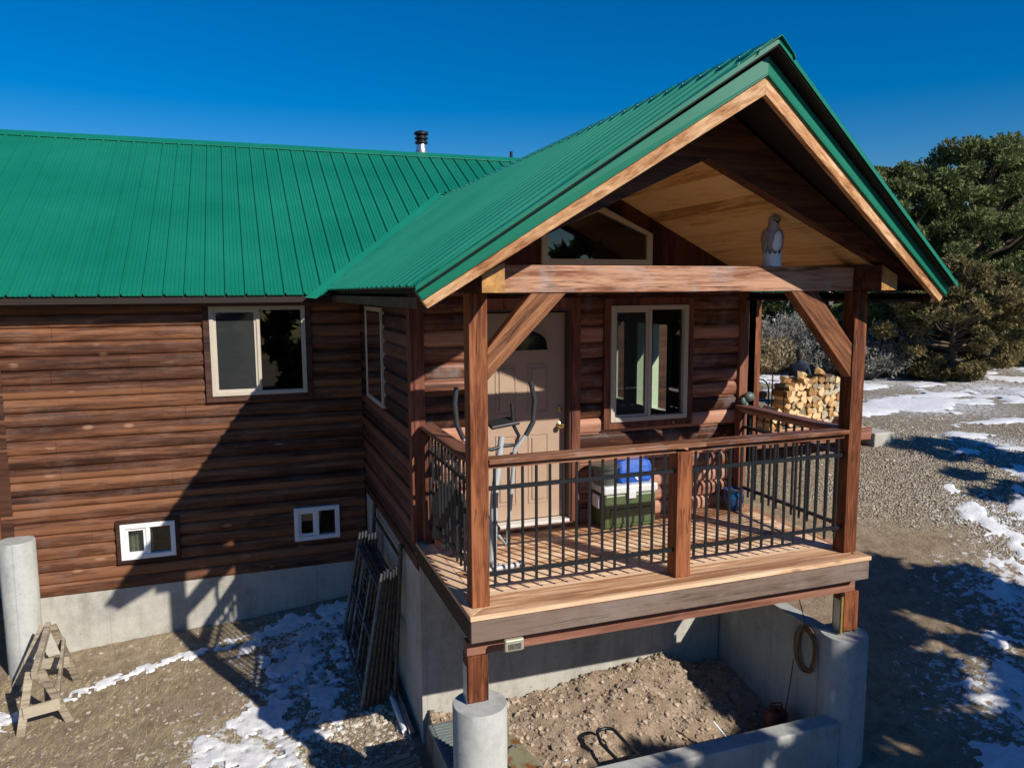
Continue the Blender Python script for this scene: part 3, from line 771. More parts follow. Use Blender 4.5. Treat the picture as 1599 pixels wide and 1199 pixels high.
# eave beams on the posts, with sawn ends
for sg in (1, -1):
    m_ = lambda x: (W / 2) + sg * (x - W / 2)
    x0, x1 = sorted((m_(.005), m_(.165)))
    zc = .14
    pts = [(m_(.005), -.30, 2.298), (m_(.165), -.30, 2.298), (m_(.165), -.30, 2.50), (m_(.005), -.30, 2.415)]
    eb = obj('eave_beam', MB().prism(pts, (0, DW + .27, 0)), M['chord'], house, fix=True, bevel=.003)
    obj('sawn_end', MB().prism([(a, -.303, b) for a, _, b in pts], (0, .002, 0)), M['endgrain'], eb, fix=True)
obj('cross_beam', MB().box(.167, W - .167, .0, .14, 2.295, 2.492), M['beam'], house, bevel=.006)
def post(x, zt=2.296, zb=0, s_=.137, y=0.0, mat=M['post'], name='porch_post'):
    return obj(name, MB().box(x, x + s_, y, y + s_, zb, zt), mat, house, bevel=.006)
post(0); post(W - .137); 
post(1.712, 1.03, .0, .137, .005)
for a, b in (((.137, 1.70), (.62, 2.295)), ((W - .137, 1.70), (W - .74, 2.295))):
    s_ = 1 if b[0] > a[0] else -1; dx = abs(b[0] - a[0]); 
    if s_ > 0: pts = [(.139, 1.675), (.139, 1.90), (.475, 2.293), (.75, 2.293)]
    else: pts = [(W - .139, 1.555), (W - .139, 1.845), (W - .53, 2.293), (W - .79, 2.293)]
    obj('knee_brace', MB().prism([(u, .012, v) for u, v in pts], (0, .11, 0)), M['brace_left' if s_ > 0 else 'brace_right'], house, fix=True, bevel=.005)
# posts under the deck with steel straps
for x in (-.04, W - .10):
    lp = obj('lower_post', MB().box(x, x + .16, .0, .14, -.73, -.37), M['post'], house, bevel=.005)
    obj('steel_strap', MB().box(x - .006, x - .001, .02, .12, -.76, -.45), M['steel'], lp)
    obj('steel_strap', MB().box(x + .161, x + .166, .02, .12, -.76, -.55), M['steel'], lp)
obj('deck_girder', MB().box(-.04, W + .03, .02, .11, -.37, -.262), M['redbeam'], house, bevel=.004)
# deck
dk = MB()
y = .0
while y < DW - .02:
    y1 = min(y + .1395, DW - .002); dk.box(.088, W - .05, y, y1, -.036, -.001); y += .144
obj('deck_boards', dk, M['deck'], house, bevel=.003)
obj('deck_border', MB().prism([(-.056, -.138, -.001), (W + .044, -.138, -.001), (W - .096, -.003, -.001), (.084, -.003, -.001)], (0, 0, -.036)), M['deck'], house, fix=True, bevel=.003)
obj('deck_border', MB().prism([(-.056, -.138 + .003, -.001), (.084, .0, -.001), (.084, DW, -.001), (-.056, DW, -.001)], (0, 0, -.036)), M['deckdark'], house, fix=True, bevel=.003)
obj('deck_border', MB().prism([(W + .044, -.138 + .003, -.001), (W + .044, DW, -.001), (W - .046, DW, -.001), (W - .046, -.048, -.001)], (0, 0, -.036)), M['deckdark'], house, fix=True, bevel=.003)
obj('rim_board', MB().box(-.045, W + .035, -.122, -.084, -.208, -.039), M['fascia'], house, bevel=.003)
obj('rim_board', MB().box(-.045, -.01, -.083, DW, -.208, -.039), M['darkwood'], house)
obj('rim_board', MB().box(W, W + .035, -.083, DW, -.208, -.039), M['darkwood'], house)
jm = MB()
for i in range(9):
    x = .2 + i * .4; jm.box(x, x + .04, -.083, DW - .01, -.23, -.04)
obj('deck_joist', jm, M['darkwood'], house)
# light fitting under the rim
lf = obj('step_light', MB().box(.195, .345, -.165, -.123, -.298, -.205), plain('light trim', (.42, .40, .30), .4, .3), house, bevel=.012)
obj('lens', MB().box(.222, .318, -.171, -.166, -.278, -.235), plain('step lens', (.12, .12, .11), .2, .2, .5, 60), lf)
# hose bib
hb = MB().tube([(2.65, DW, .95), (2.65, DW - .05, .95), (2.65, DW - .07, .92)], .009, 8).lathe([(0.001, 0), (.02, 0), (.02, .008), (0.001, .01)], (2.65, DW - .045, .965), 12)
obj('hose_tap', hb, M['brass'], house, smooth=True)

# ------------------------------------------------------------------ railings
def railing(p, q, n, skip=(), mat_top=None, first=.06, last=.06, ends=(.0, .0)):
    p = Vector(p); q = Vector(q); d = (q - p); L = d.length; d = d / L; sd = Vector((-d.y, d.x, 0))
    r = obj('railing', MB().beam(p + Vector((0, 0, 1.085)), q + Vector((0, 0, 1.085)), .135, .036), mat_top, house, bevel=.004)
    obj('sub_rail', MB().beam(p + Vector((0, 0, 1.045)), q + Vector((0, 0, 1.045)), .038, .04), M['rail'], r)
    obj('cross_rail', MB().beam(p + d * ends[0] + Vector((0, 0, .875)), q - d * ends[1] + Vector((0, 0, .875)), .026, .030), M['black'], r)
    obj('cross_rail', MB().beam(p + d * ends[0] + Vector((0, 0, .225)), q - d * ends[1] + Vector((0, 0, .225)), .026, .030), M['black'], r)
    b0 = None
    for i in range(n):
        c = p + d * (first + (L - first - last) * i / (n - 1))
        if b0 is None:
            b0 = obj('baluster', MB().beam(c + Vector((0, 0, .135)), c + Vector((0, 0, 1.028)), .0185, .0185, (d.x, d.y, 0)), M['black'], r, bevel=.002); c0 = c
        else:
            b = b0.copy(); COL.objects.link(b); b.parent = r; b.location = (c - c0)
    return r
railing((.137, .055, 0), (1.712, .055, 0), 14, mat_top=M['rail'], first=.06, last=.085)
railing((1.849, .055, 0), (W - .137, .055, 0), 14, mat_top=M['rail'], first=.06, last=.06)
# the cap runs unbroken over the middle post
obj('railing_cap', MB().box(1.60, 1.96, -.013, .123, 1.068, 1.104), M['rail'], house)
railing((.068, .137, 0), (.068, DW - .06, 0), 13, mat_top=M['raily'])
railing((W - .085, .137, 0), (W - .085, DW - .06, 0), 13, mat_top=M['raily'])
post(.01, 1.03, 0, .09, DW - .12, M['trim'], 'rail_post'); post(W - .13, 1.03, 0, .09, DW - .12, M['trim'], 'rail_post')

# side entry deck beyond the wing, with a porch post
obj('side_deck', MB().box(3.62, 8.42, 4.85, 7.2, -.03, .0), M['deck'], house)
obj('side_rim', MB().box(3.62, 8.42, 4.80, 4.845, -.2, .0).box(8.42, 8.46, 4.80, 7.2, -.2, .0), M['redbeam'], house)
obj('side_footing', MB().box(8.465, 8.90, 4.74, 6.6, -.6, -.10), M['concrete'], house, bevel=.02)
obj('side_post', MB().box(6.14, 6.27, 4.95, 5.08, 0, 2.3), M['post'], house, bevel=.005)
# flue and vent on the main roof
fl = obj('chimney_flue', MB().lathe([(.21, -.1), (.19, .0), (.12, .09), (.09, .18), (.085, .34), (.0, .345)], (1.86, 9.3, 4.78), 28), M['steel'], house, smooth=True)
obj('flue_cap', MB().lathe([(.088, .25), (.12, .27), (.12, .30), (.092, .315), (.092, .335), (.125, .35), (.125, .375), (.095, .385), (.095, .41), (.135, .43), (.135, .47), (.06, .50), (.0, .505)], (1.86, 9.3, 4.78), 28), M['ironblack'], fl, smooth=True)
obj('vent_pipe', MB().tube([(3.71, 9.5, 4.6), (3.71, 9.5, 5.04)], .03, 14), M['ironblack'], house, smooth=True)
#PART2

# ------------------------------------------------------------------ vegetation
def leaf_mat(name, dark, light, sc=1.5):
    s = N(name); v = s.coord()
    a = s.noise(v, sc, 5, .65).outputs[0]; b = s.noise(v, 22, 3, .7).outputs[0]
    f = s.math('ADD', s.math('MULTIPLY', a, .55), s.math('MULTIPLY', b, .45))
    col = s.ramp(f, [(.36, dark), (.64, light)])
    s.b.inputs['Subsurface Weight'].default_value = 0.0
    tr = s.n('ShaderNodeBsdfTranslucent', inp={'Color': col})
    s.set(Base_Color=col, Roughness=.7, Specular_IOR_Level=.2)
    m = s.n('ShaderNodeMixShader', inp={0: .25, 1: s.b.outputs[0], 2: tr.outputs[0]})
    s.l(m.outputs[0], s.out.inputs['Surface']); return s.m
M['pinyon'] = leaf_mat('pinyon needles', (.038, .058, .020), (.23, .265, .10), 1.0)
M['juniper'] = leaf_mat('brown green juniper', (.055, .05, .018), (.36, .29, .13), 1.2)
M['oak'] = leaf_mat('olive foliage', (.04, .055, .014), (.24, .27, .085), 1.2)
M['sage'] = leaf_mat('grey sagebrush', (.10, .095, .075), (.36, .345, .30), 2.0)
M['dry'] = leaf_mat('dry golden brush', (.15, .105, .05), (.46, .37, .22), 2.0)
def leaf_mesh(name, rs, blobs, n, size, mat, parent, elong=2.2, up=.35, base=None):
    """n small needle sprays spread through the blobs (x, y, z, rx, ry, rz)"""
    bl = np.array(blobs); wgt = bl[:, 3] * bl[:, 4] + bl[:, 3] * bl[:, 5]; wgt = wgt / wgt.sum()
    idx = rs.choice(len(bl), n, p=wgt); B = bl[idx]
    d = rs.normal(size=(n, 3)); d /= np.linalg.norm(d, axis=1)[:, None]
    rad = rs.uniform(0, 1, n) ** .38
    c = B[:, :3] + d * B[:, 3:6] * rad[:, None]
    ax = d * .9 + rs.normal(size=(n, 3)) * .55 + np.array([0, 0, up]); ax /= np.linalg.norm(ax, axis=1)[:, None]
    sd = np.cross(ax, rs.normal(size=(n, 3))); sd /= np.linalg.norm(sd, axis=1)[:, None]
    L = size * rs.uniform(.5, 1.3, n)[:, None] * elong * .5; Wd = size * rs.uniform(.5, 1.2, n)[:, None] * .5
    v = np.stack([c - ax * L - sd * Wd * .3, c - ax * L * .2 - sd * Wd, c + ax * L, c - ax * L * .1 + sd * Wd], 1).reshape(-1, 3) - np.array(base)
    me = bpy.data.meshes.new(name); me.vertices.add(4 * n); me.vertices.foreach_set('co', v.ravel())
    me.loops.add(4 * n); me.loops.foreach_set('vertex_index', np.arange(4 * n))
    me.polygons.add(n); me.polygons.foreach_set('loop_start', np.arange(n) * 4)
    try: me.polygons.foreach_set('loop_total', np.full(n, 4))
    except Exception: pass
    me.update(calc_edges=True); me.materials.append(mat)
    o = bpy.data.objects.new(name, me); COL.objects.link(o); o.parent = parent; return o
def tree(name, label, x, y, h, r, mat, seed, n=22000, size=.12, group=None, low=.08, nb=60, cat='tree', lean=0.0, gaps=.72, zb=None):
    rs = np.random.RandomState(seed); zb = ground_z(x, y) - .05 if zb is None else zb
    t = thing(name, label, cat, (x, y, zb), group=group)
    blobs = []; limbs = MB(); tr = max(.06, h * .028)
    trunk = [(x + lean * k * .2 + rs.uniform(-.05, .05) * h * .2 * k, y + rs.uniform(-.05, .05) * h * .2 * k, zb + h * .8 * k) for k in (0, .25, .5, .75, 1)]
    limbs.tube(trunk, [tr * 1.4, tr, tr * .8, tr * .5, tr * .15], 9)
    for i in range(nb):
        f = low + (1 - low) * ((i + rs.uniform(0, 1)) / nb)
        prof = math.sin(min(1, (f + .18) / .75) * math.pi / 2) * (1 - max(0, f - .55) ** 2 * 3.4)
        prof = max(.12, prof); a = rs.uniform(0, 2 * math.pi); rr = r * prof * (gaps + (1 - gaps) * rs.uniform(0, 1)) * rs.uniform(.35, 1.0) ** .6
        br = r * rs.uniform(.08, .19); cx, cy, cz = x + lean * f + rr * math.cos(a), y + rr * math.sin(a), zb + h * f * .96
        blobs.append((cx, cy, cz, br, br, br * rs.uniform(.5, .8)))
        if i % 2 == 0:
            k = min(f * .8, .95); p0 = Vector(trunk[0]).lerp(Vector(trunk[-1]), k)
            p1 = Vector((cx, cy, cz)); mid = p0.lerp(p1, .5) - Vector((0, 0, .04 * h))
            limbs.tube([p0, mid, p1], [tr * .4, tr * .25, tr * .08], 6)
    obj('trunk', limbs, M['bark'], t)
    leaf_mesh('crown', rs, blobs, n, size, mat, t, base=(x, y, zb)); return t
def shrub(name, label, x, y, h, r, mat, seed, stems=260, group=None, n=1500, size=.05):
    rs = np.random.RandomState(seed); zb = ground_z(x, y) - .03
    t = thing(name, label, 'shrub', (x, y, zb), group=group); mb = MB()
    tips = []
    for i in range(stems):
        a = rs.uniform(0, 6.28); q = r * math.sqrt(rs.uniform(0, 1)); hh = h * rs.uniform(.45, 1.0) * (1 - .35 * (q / r) ** 2)
        p0 = Vector((x + .25 * q * math.cos(a), y + .25 * q * math.sin(a), zb)); p2 = Vector((x + q * math.cos(a), y + q * math.sin(a), zb + hh))
        p1 = p0.lerp(p2, .5) + Vector((rs.uniform(-.1, .1), rs.uniform(-.1, .1), .05)) * h
        mb.tube([p0, p1, p2], [.010, .007, .003], 3, False); tips.append((p2.x, p2.y, p2.z - .05 * h, .10 * h, .10 * h, .14 * h))
    obj('branches', mb, mat, t)
    if n: leaf_mesh('foliage', rs, tips, n, size, mat, t, 3.0, .8, base=(x, y, zb))
    return t
tree('pinyon_pine', 'tallest round crowned green pinyon pine, cut by the right roof edge', 25.8, 17.7, 8.3, 3.7, M['pinyon'], 1, 60000, .095, 'pinyon pines beyond the drive', .10, 200)
tree('pinyon_pine', 'dark green pinyon pine at the right edge of the photo, behind the brown juniper', 30.5, 17.8, 8.6, 3.6, M['pinyon'], 2, 50000, .10, 'pinyon pines beyond the drive', .08, 170)
tree('pinyon_pine', 'shorter pinyon pine just right of the gable, left of the tallest pine', 22.1, 18.3, 7.4, 2.7, M['pinyon'], 3, 32000, .095, 'pinyon pines beyond the drive', .08, 120)
tree('pinyon_pine', 'dim pinyon pine far back between the two tall ones', 33.0, 22.5, 8.6, 3.9, M['pinyon'], 4, 26000, .2, 'pinyon pines beyond the drive', .05, 80)
tree('pinyon_pine', 'bright green pinyon seen between the side porch post and the right knee brace', 19.6, 20.8, 3.4, 1.7, M['oak'], 5, 18000, .12, 'pinyon pines beyond the drive', .1, 60)
tree('pinyon_pine', 'dark pinyon pine seen behind the top of the right porch post', 22.2, 20.4, 4.4, 2.2, M['pinyon'], 6, 18000, .14, 'pinyon pines beyond the drive', .05, 60)
tree('pinyon_pine', 'farthest small pinyon behind the grey brush', 24.3, 27.1, 4.2, 2.6, M['pinyon'], 7, 12000, .18, 'pinyon pines beyond the drive', .05, 50)
tree('juniper', 'brown green drooping juniper standing in the snow right of the porch', 18.2, 11.7, 3.6, 2.25, M['juniper'], 8, 60000, .075, None, .03, 140, gaps=.8)
tree('juniper', 'dark olive juniper half hidden behind the right porch post', 17.2, 13.9, 2.5, 1.7, M['oak'], 9, 26000, .09, None, .04, 70)
tree('juniper', 'low dark juniper in shade at the right edge of the photo', 22.8, 13.4, 1.9, 1.5, M['pinyon'], 10, 16000, .1, None, .04, 50)
SB = 'grey sagebrush bushes along the tree line'
for i, (x, y, h, r, k, lab) in enumerate([
    (14.0, 14.9, 1.35, 1.2, 'dry', 'golden dry brush beside the side porch post'), (15.3, 15.6, 1.9, 1.4, 'sage', 'tall grey brush above the left end of the firewood stack'),
    (15.5, 13.9, 1.5, 1.2, 'sage', 'grey sagebrush above the middle of the firewood stack'), (16.0, 12.8, 1.3, 1.0, 'sage', 'grey sagebrush left of the right porch post'),
    (16.9, 12.7, 1.7, .9, 'sage', 'pale wispy brush just right of the right porch post'), (20.8, 12.9, 1.5, 1.0, 'sage', 'grey brush touching the right side of the brown juniper'),
    (13.5, 17.0, 1.6, 1.3, 'dry', 'straw coloured brush farther back behind the golden one'), (17.6, 17.0, 1.9, 1.5, 'sage', 'grey brush in front of the bright green pinyon'),
    (23.8, 12.6, 1.2, 1.1, 'sage', 'low grey bush at the far right edge of the photo'), (19.4, 15.8, 1.6, 1.3, 'sage', 'grey brush deep in the shade behind the brown juniper')]):
    shrub('sagebrush' if k == 'sage' else 'dry_brush', lab, x, y, h, r, M[k], 40 + i, 300, SB, 3500, .05)
# pinyons on the sunny side that throw the dappled shade over the right pier and the yard
tree('pinyon_pine', 'pinyon pine near the drive that shades the yard to the right', 8.4, -3.3, 4.6, 1.9, M['pinyon'], 21, 26000, .15, 'pinyon pines beyond the drive', .12, 60)
tree('pinyon_pine', 'tall pinyon pine that shades the right pier', 7.5, -6.4, 6.4, 2.1, M['pinyon'], 22, 45000, .15, 'pinyon pines beyond the drive', .2, 140)
tree('pinyon_pine', 'small pinyon that throws dappled shade into the dirt pit', 4.75, -5.6, 4.85, 1.15, M['pinyon'], 23, 9500, .12, 'pinyon pines beyond the drive', .35, 34)
tree('pinyon_pine', 'pinyon pine shading the far side of the drive', 12.6, -2.0, 5.6, 1.9, M['pinyon'], 24, 14000, .16, 'pinyon pines beyond the drive', .12, 50)
k = 0
for x, y, h in ((-16, -19, 6.5), (-9.5, -22, 7), (-3.5, -20, 6), (2, -23, 7.5), (7, -21, 6.5), (13, -22, 7), (19, -18, 6), (-22, -13, 6.5), (-21, -5, 5.5)):  # unseen tree line, added so the window glass reflects something dark
    tree('pinyon_pine', 'unseen pinyon pine across the clearing in front of the porch', x, y, h, h * .48, M['pinyon'], 60 + k, 5000, .36, 'unseen pinyon pines across the clearing', .04, 45); k += 1

# ------------------------------------------------------------------ stones and dead grass
def stones(name, n, xr, yr, s0, s1, seed, mat, ok=lambda x, y: True):
    rs = random.Random(seed); mb = MB()
    ico = [(-1, -.6, -.4), (1, -.5, -.5), (.2, 1, -.4), (-.7, .3, .6), (.6, -.2, .8), (0, -.8, .3), (.7, .7, .1)]
    fs = [(0, 1, 5), (1, 4, 5), (1, 6, 4), (1, 2, 6), (2, 3, 6), (0, 3, 2), (0, 5, 3), (3, 5, 4), (3, 4, 6), (0, 2, 1)]
    c = 0
    while c < n:
        x = rs.uniform(*xr); y = rs.uniform(*yr); c += 1
        if not ok(x, y): continue
        s_ = s0 + (s1 - s0) * rs.random() ** 4; z = ground_z(x, y); a = rs.uniform(0, 6.28); ca, sa = math.cos(a) * s_, math.sin(a) * s_
        mb.add([(x + (px * ca - py * sa) * rs.uniform(.8, 1.2), y + (px * sa + py * ca) * rs.uniform(.8, 1.2), z + pz * s_ * .7) for px, py, pz in ico], fs)
    return struct(obj(name, mb, mat), 'stuff')
def stonemat(name, a, b):
    s = N(name); v = s.coord(); wn = s.noise(v, 9, 2, .8).outputs[0]
    return s.set(Base_Color=s.ramp(wn, [(.38, a), (.62, b)]), Roughness=.9)
stones('pebbles', 2600, (-4.3, -.1), (.6, 4.7), .007, .035, 1, stonemat('pebble', (.20, .16, .12), (.45, .39, .32)))
stones('dirt_clods', 5200, (.03, 3.28), (.06, 1.64), .006, .04, 2, stonemat('clod', (.20, .145, .10), (.48, .385, .295)))
stones('pebbles', 1500, (-1.2, -.1), (.8, 2.6), .010, .045, 3, stonemat('pale gravel', (.32, .27, .21), (.60, .54, .46)))
stones('gravel', 9000, (4.6, 13), (-.5, 7), .014, .035, 4, stonemat('drive gravel', (.20, .165, .12), (.52, .46, .37)), lambda x, y: x * .8 + y * .42 > 6.9 + .9 * fbm(x, y, .7, 3) and not (x < 9.1 and y > 4.7))
def straw(name, n, xr, yr, seed, ok=lambda x, y: True):
    rs = random.Random(seed); mb = MB()
    for i in range(n):
        x = rs.uniform(*xr); y = rs.uniform(*yr)
        if fbm(x, y, 1.1, 3) < -.05 or not ok(x, y): continue
        a = rs.gauss(.6, .5); L = rs.uniform(.03, .12); z = ground_z(x, y); h = rs.uniform(.0, .05)
        dx, dy = math.cos(a) * L, math.sin(a) * L; w_ = .0022
        mb.add([(x - w_, y, z), (x + w_, y, z), (x + dx, y + dy, z + h)], [(0, 1, 2)])
    return struct(obj(name, mb, plain('dead grass', (.44, .37, .20), .8, 0, .3, 6)), 'stuff')
straw('dead_grass', 9000, (-4.3, -.6), (.9, 4.75), 5)

# ------------------------------------------------------------------ sawhorse
sh = thing('sawhorse', 'grey weathered wooden sawhorse beside the left concrete pier', 'sawhorse', (-3.65, 3.8, -2.05))
A = Vector((-3.62, 3.40, -1.50)); B = Vector((-3.66, 4.22, -1.36))
obj('top_beam', MB().beam(A + (A - B) * .06, B + (B - A) * .06, .055, .085), M['oldwood'], sh, bevel=.004)
for P_, feet in ((A, ((-3.76, 3.27), (-3.33, 3.37))), (B, ((-4.05, 4.32), (-3.40, 4.20)))):
    for fx, fy in feet:
        s_ = 1 if fx > P_.x else -1
        obj('leg', MB().beam((fx, fy, ground_z(fx, fy) - .02), P_ + Vector((s_ * .045, 0, .02)), .075, .035, (0, 1, 0)), M['oldwood'], sh, bevel=.003)
    f0, f1 = feet; q0 = Vector((f0[0], f0[1], ground_z(*f0))).lerp(P_, .38); q1 = Vector((f1[0], f1[1], ground_z(*f1))).lerp(P_, .38)
    obj('cross_brace', MB().beam(q0 - Vector((.02, .03, 0)), q1 + Vector((.03, -.03, 0)), .022, .12), M['oldwood'], sh, bevel=.003)
obj('long_brace', MB().beam((-3.45, 3.42, -1.86), (-3.50, 4.15, -1.50), .03, .075), M['oldwood'], sh, bevel=.003)

# ------------------------------------------------------------------ scaffold frames leaning on the wing foundation
SCM = plain('worn scaffold steel', (.085, .075, .06), .55, .35, .7, 30, .2)
SCB = plain('blue grey scaffold steel', (.10, .13, .16), .5, .4, .6, 25)
labs = ['outermost scaffold frame, its blue grey upright catching light', 'second scaffold frame from the snow side of the leaning stack', 'third scaffold frame from the snow side, with a pale top coupling', 'third scaffold frame from the concrete wall, pale paint worn off its upright', 'second scaffold frame from the concrete wall', 'scaffold frame nearest the concrete wall among the short ones']
for i in range(6):
    bx = -.50 + .057 * i; tx = -.27 + .033 * i; y0 = 2.42 + .012 * i; y1 = 3.86 - .03 * i; zt = -.55 + .015 * ((i * 7) % 3)
    zb = ground_z(bx, y0); zb2 = ground_z(bx, y1)
    t = thing('scaffold_frame', labs[i], 'scaffold frame', (bx, (y0 + y1) / 2, zb), group='scaffold frames leaning on the foundation')
    mt = SCB if i == 0 else SCM
    def at(yy, f, up=False):
        b_ = Vector((bx, yy, zb + (zb2 - zb) * (yy - y0) / (y1 - y0))); return b_.lerp(Vector((tx, yy - .12, zt)), f)
    for yy in (y0, y1):
        u = obj('upright', MB().tube([at(yy, 0), at(yy, .97)], .0225, 10), mt, t, smooth=True)
        obj('coupling', MB().tube([at(yy, .95), at(yy, 1.03)], .0185, 10), M['steel'], u, smooth=True)
    for f in (.10, .52, .90): obj('cross_bar', MB().tube([at(y0, f), at(y1, f)], .017, 8), mt, t, smooth=True)
    for f in (.36, .68): 
        yy = y0 + (y1 - y0) * f; obj('ladder_side', MB().tube([at(yy, .10), at(yy, .90)], .013, 8), mt, t, smooth=True)
    ya, yb = y0 + (y1 - y0) * .36, y0 + (y1 - y0) * .68
    for f in (.22, .34, .46, .58, .70, .80): obj('rung', MB().tube([at(ya, f), at(yb, f)], .010, 7), mt, t, smooth=True)
t = thing('scaffold_frame', 'tallest scaffold frame, flat against the concrete wall behind the others', 'scaffold frame', (-.13, 3.0, -2.0), group='scaffold frames leaning on the foundation')
for yy in (2.42, 4.0):
    obj('upright', MB().tube([(-.15, yy, ground_z(-.15, yy)), (-.065, yy - .1, -.24)], .024, 10), SCM, t, smooth=True)
for f in (.1, .5, .92):
    z0_ = -2.0; obj('cross_bar', MB().tube([(-.15 + .085 * f, 2.42 - .1 * f, z0_ + 1.76 * f), (-.15 + .085 * f, 4.0 - .1 * f, z0_ + 1.76 * f)], .018, 8), SCM, t, smooth=True)
for i, (a, b, m_, lab) in enumerate((((-.12, 3.35, -1.90), (-.10, 1.78, -1.98), M['steel'], 'grey metal pipe lying along the foot of the concrete wall'), ((-.19, 3.3, -1.92), (-.16, 1.86, -1.99), M['white'], 'white plastic pipe lying on the ground beside the metal pipe'))):
    tag(obj('pipe', MB().tube([(a[0], a[1], ground_z(a[0], a[1]) + .04), (b[0], b[1], ground_z(b[0], b[1]) + .04)], .028, 12), m_, smooth=True, base=a), lab, 'pipe')
# wooden crate and grey tote beside the left pier, rusty tool box in the pit
cr = thing('wooden_crate', 'dark slatted wooden crate left of the front left pier', 'crate', (-.42, 1.0, -2.05), .25, local=True)
for k in range(4): obj('slat', MB().box(-.2, .2, -.16 + k * .085, -.09 + k * .085, .25, .268), M['oldwood'], cr)
for sx_ in (-.2, .18): obj('end_board', MB().box(sx_, sx_ + .02, -.16, .165, .0, .248), M['darkwood'], cr)
for sy in (-.16, .145): obj('side_board', MB().box(-.178, .178, sy, sy + .018, .02, .245), M['darkwood'], cr)
TG = plain('grey green tote plastic', (.17, .20, .195), .5)
tt = thing('storage_tote', 'grey green plastic tote with a ribbed lid behind the front left pier', 'storage tote', (.06, .68, -2.0), local=True)
obj('bin', MB().prism([(-.15, -.31, 0), (.17, -.31, 0), (.17, .27, 0), (-.15, .27, 0)], (0, 0, .54)), TG, tt, bevel=.015)
ld = obj('lid', MB().box(-.185, .205, -.345, .305, .542, .572), TG, tt, bevel=.01)
rb = MB()
for k in range(14): rb.box(-.15, .17, -.31 + k * .043, -.295 + k * .043, .573, .582)
obj('rib', rb, TG, ld)
RU = N('rusty olive paint'); vv = RU.coord(); RU.set(Base_Color=RU.mix(RU.ramp(RU.noise(vv, 7, 7, .7).outputs[0], [(.47, (0, 0, 0)), (.56, (1, 1, 1))]), (.25, .24, .15), (.22, .085, .03)), Roughness=.75)
tb = thing('tool_box', 'rusty olive metal box with a top handle on the dirt right of the pier', 'tool box', (.62, .80, -1.97), .14, local=True)
obj('box_body', MB().box(-.12, .12, -.30, .28, 0, .17), RU.m, tb, bevel=.008)
obj('lid', MB().box(-.128, .128, -.308, .288, .172, .215), RU.m, tb, bevel=.008)
hd = obj('handle', MB().tube([(-.05, .05, .217), (-.05, .05, .245), (.05, .09, .245), (.05, .09, .217)], .008, 8), M['steel'], tb, smooth=True)
obj('latch', MB().box(-.02, .02, -.318, -.309, .12, .2), M['steel'], tb)
# black tubular hoop (hand truck) leaning on the low wall
ht = thing('hand_truck', 'black tubular hand truck lying with its hoop handle on the shaded dirt', 'hand truck', (1.52, .4, -1.9))
pts = [(1.47, .10, -1.78), (1.36, .62, -1.70)] + [(1.455 + .085 * math.cos(a), .70 + .06 * math.sin(a), -1.665) for a in np.linspace(math.pi * .95, .05, 8)] + [(1.57, .62, -1.70), (1.66, .10, -1.78)]
obj('hoop', MB().tube(pts, .016, 10), M['black'], ht, smooth=True)
obj('back_plate', MB().prism([(1.46, .10, -1.79), (1.65, .10, -1.79), (1.60, .40, -1.735), (1.42, .40, -1.735)], (0, 0, .012)), M['black'], ht, fix=True)
rc_ = thing('fuel_can', 'dark red round fuel can in the shade by the retaining wall', 'fuel can', (3.12, .45, -1.84))
rd = plain('dull red metal', (.12, .018, .013), .5)
obj('can_body', MB().lathe([(.0, 0), (.10, 0), (.105, .02), (.105, .2), (.09, .225), (.03, .24), (.0, .24)], (3.12, .45, -1.87), 24), rd, rc_, smooth=True)
obj('spout', MB().tube([(3.12, .45, -1.64), (3.09, .40, -1.58), (3.05, .33, -1.55)], [.014, .011, .008], 8), M['black'], rc_, smooth=True)
obj('handle', MB().tube([(3.05, .47, -1.65), (3.07, .47, -1.58), (3.17, .45, -1.58), (3.19, .45, -1.65)], .007, 8), rd, rc_, smooth=True)
tag(obj('stake', MB().tube([(2.48, .30, -1.72), (2.40, .42, -1.60)], .008, 8), M['white'], base=(2.48, .3, -1.75)), 'short white plastic stake poking out of the dirt by the low wall', 'stake')
lt = thing('lantern', 'small brown round topped lantern at the foot of the low wall', 'lantern', (.88, .30, -1.88))
obj('globe', MB().lathe([(.0, .0), (.06, .0), (.065, .1), (.05, .16), (.055, .18), (.03, .23), (.0, .235)], (.88, .30, -1.86), 20), plain('rusty brown metal', (.30, .15, .09), .7, 0, .3), lt, smooth=True)
obj('bail', MB().tube([(.88 + .07 * math.cos(a), .30, -1.72 + .16 * math.sin(a)) for a in np.linspace(0, math.pi, 10)], .004, 6), M['steel'], lt, smooth=True)
# extension cord coil on the retaining wall
cm_ = plain('tan cord', (.20, .095, .035), .5); mb = MB(); rs = random.Random(3)
for k in range(7):
    ry = .10 + .006 * k; rz = .19 + .01 * ((k * 3) % 5); cy = .29 + rs.uniform(-.015, .015); cz = -1.00 + rs.uniform(-.015, .015)
    pts = [(3.285 - .004 * k + .006 * math.sin(3 * a), cy + ry * math.cos(a) * (1 + .08 * math.sin(2 * a + k)), cz + rz * math.sin(a)) for a in np.linspace(0, 2 * math.pi, 30)]
    mb.tube([(a + .02, b, c) for a, b, c in pts], .0055, 6)
cc = tag(obj('extension_cord', mb, cm_, smooth=True, base=(3.28, .29, -1.2)), 'tan extension cord coiled on the inner side of the right retaining wall', 'cord')
tag(obj('cable', MB().tube([(3.27, .42, -1.15), (3.26, .44, -1.4), (3.2, .43, -1.7), (3.13, .45, -1.66)], .005, 6), M['black'], smooth=True, base=(3.27, .42, -1.6)), 'thin black cable hanging below the coiled cord', 'cable')
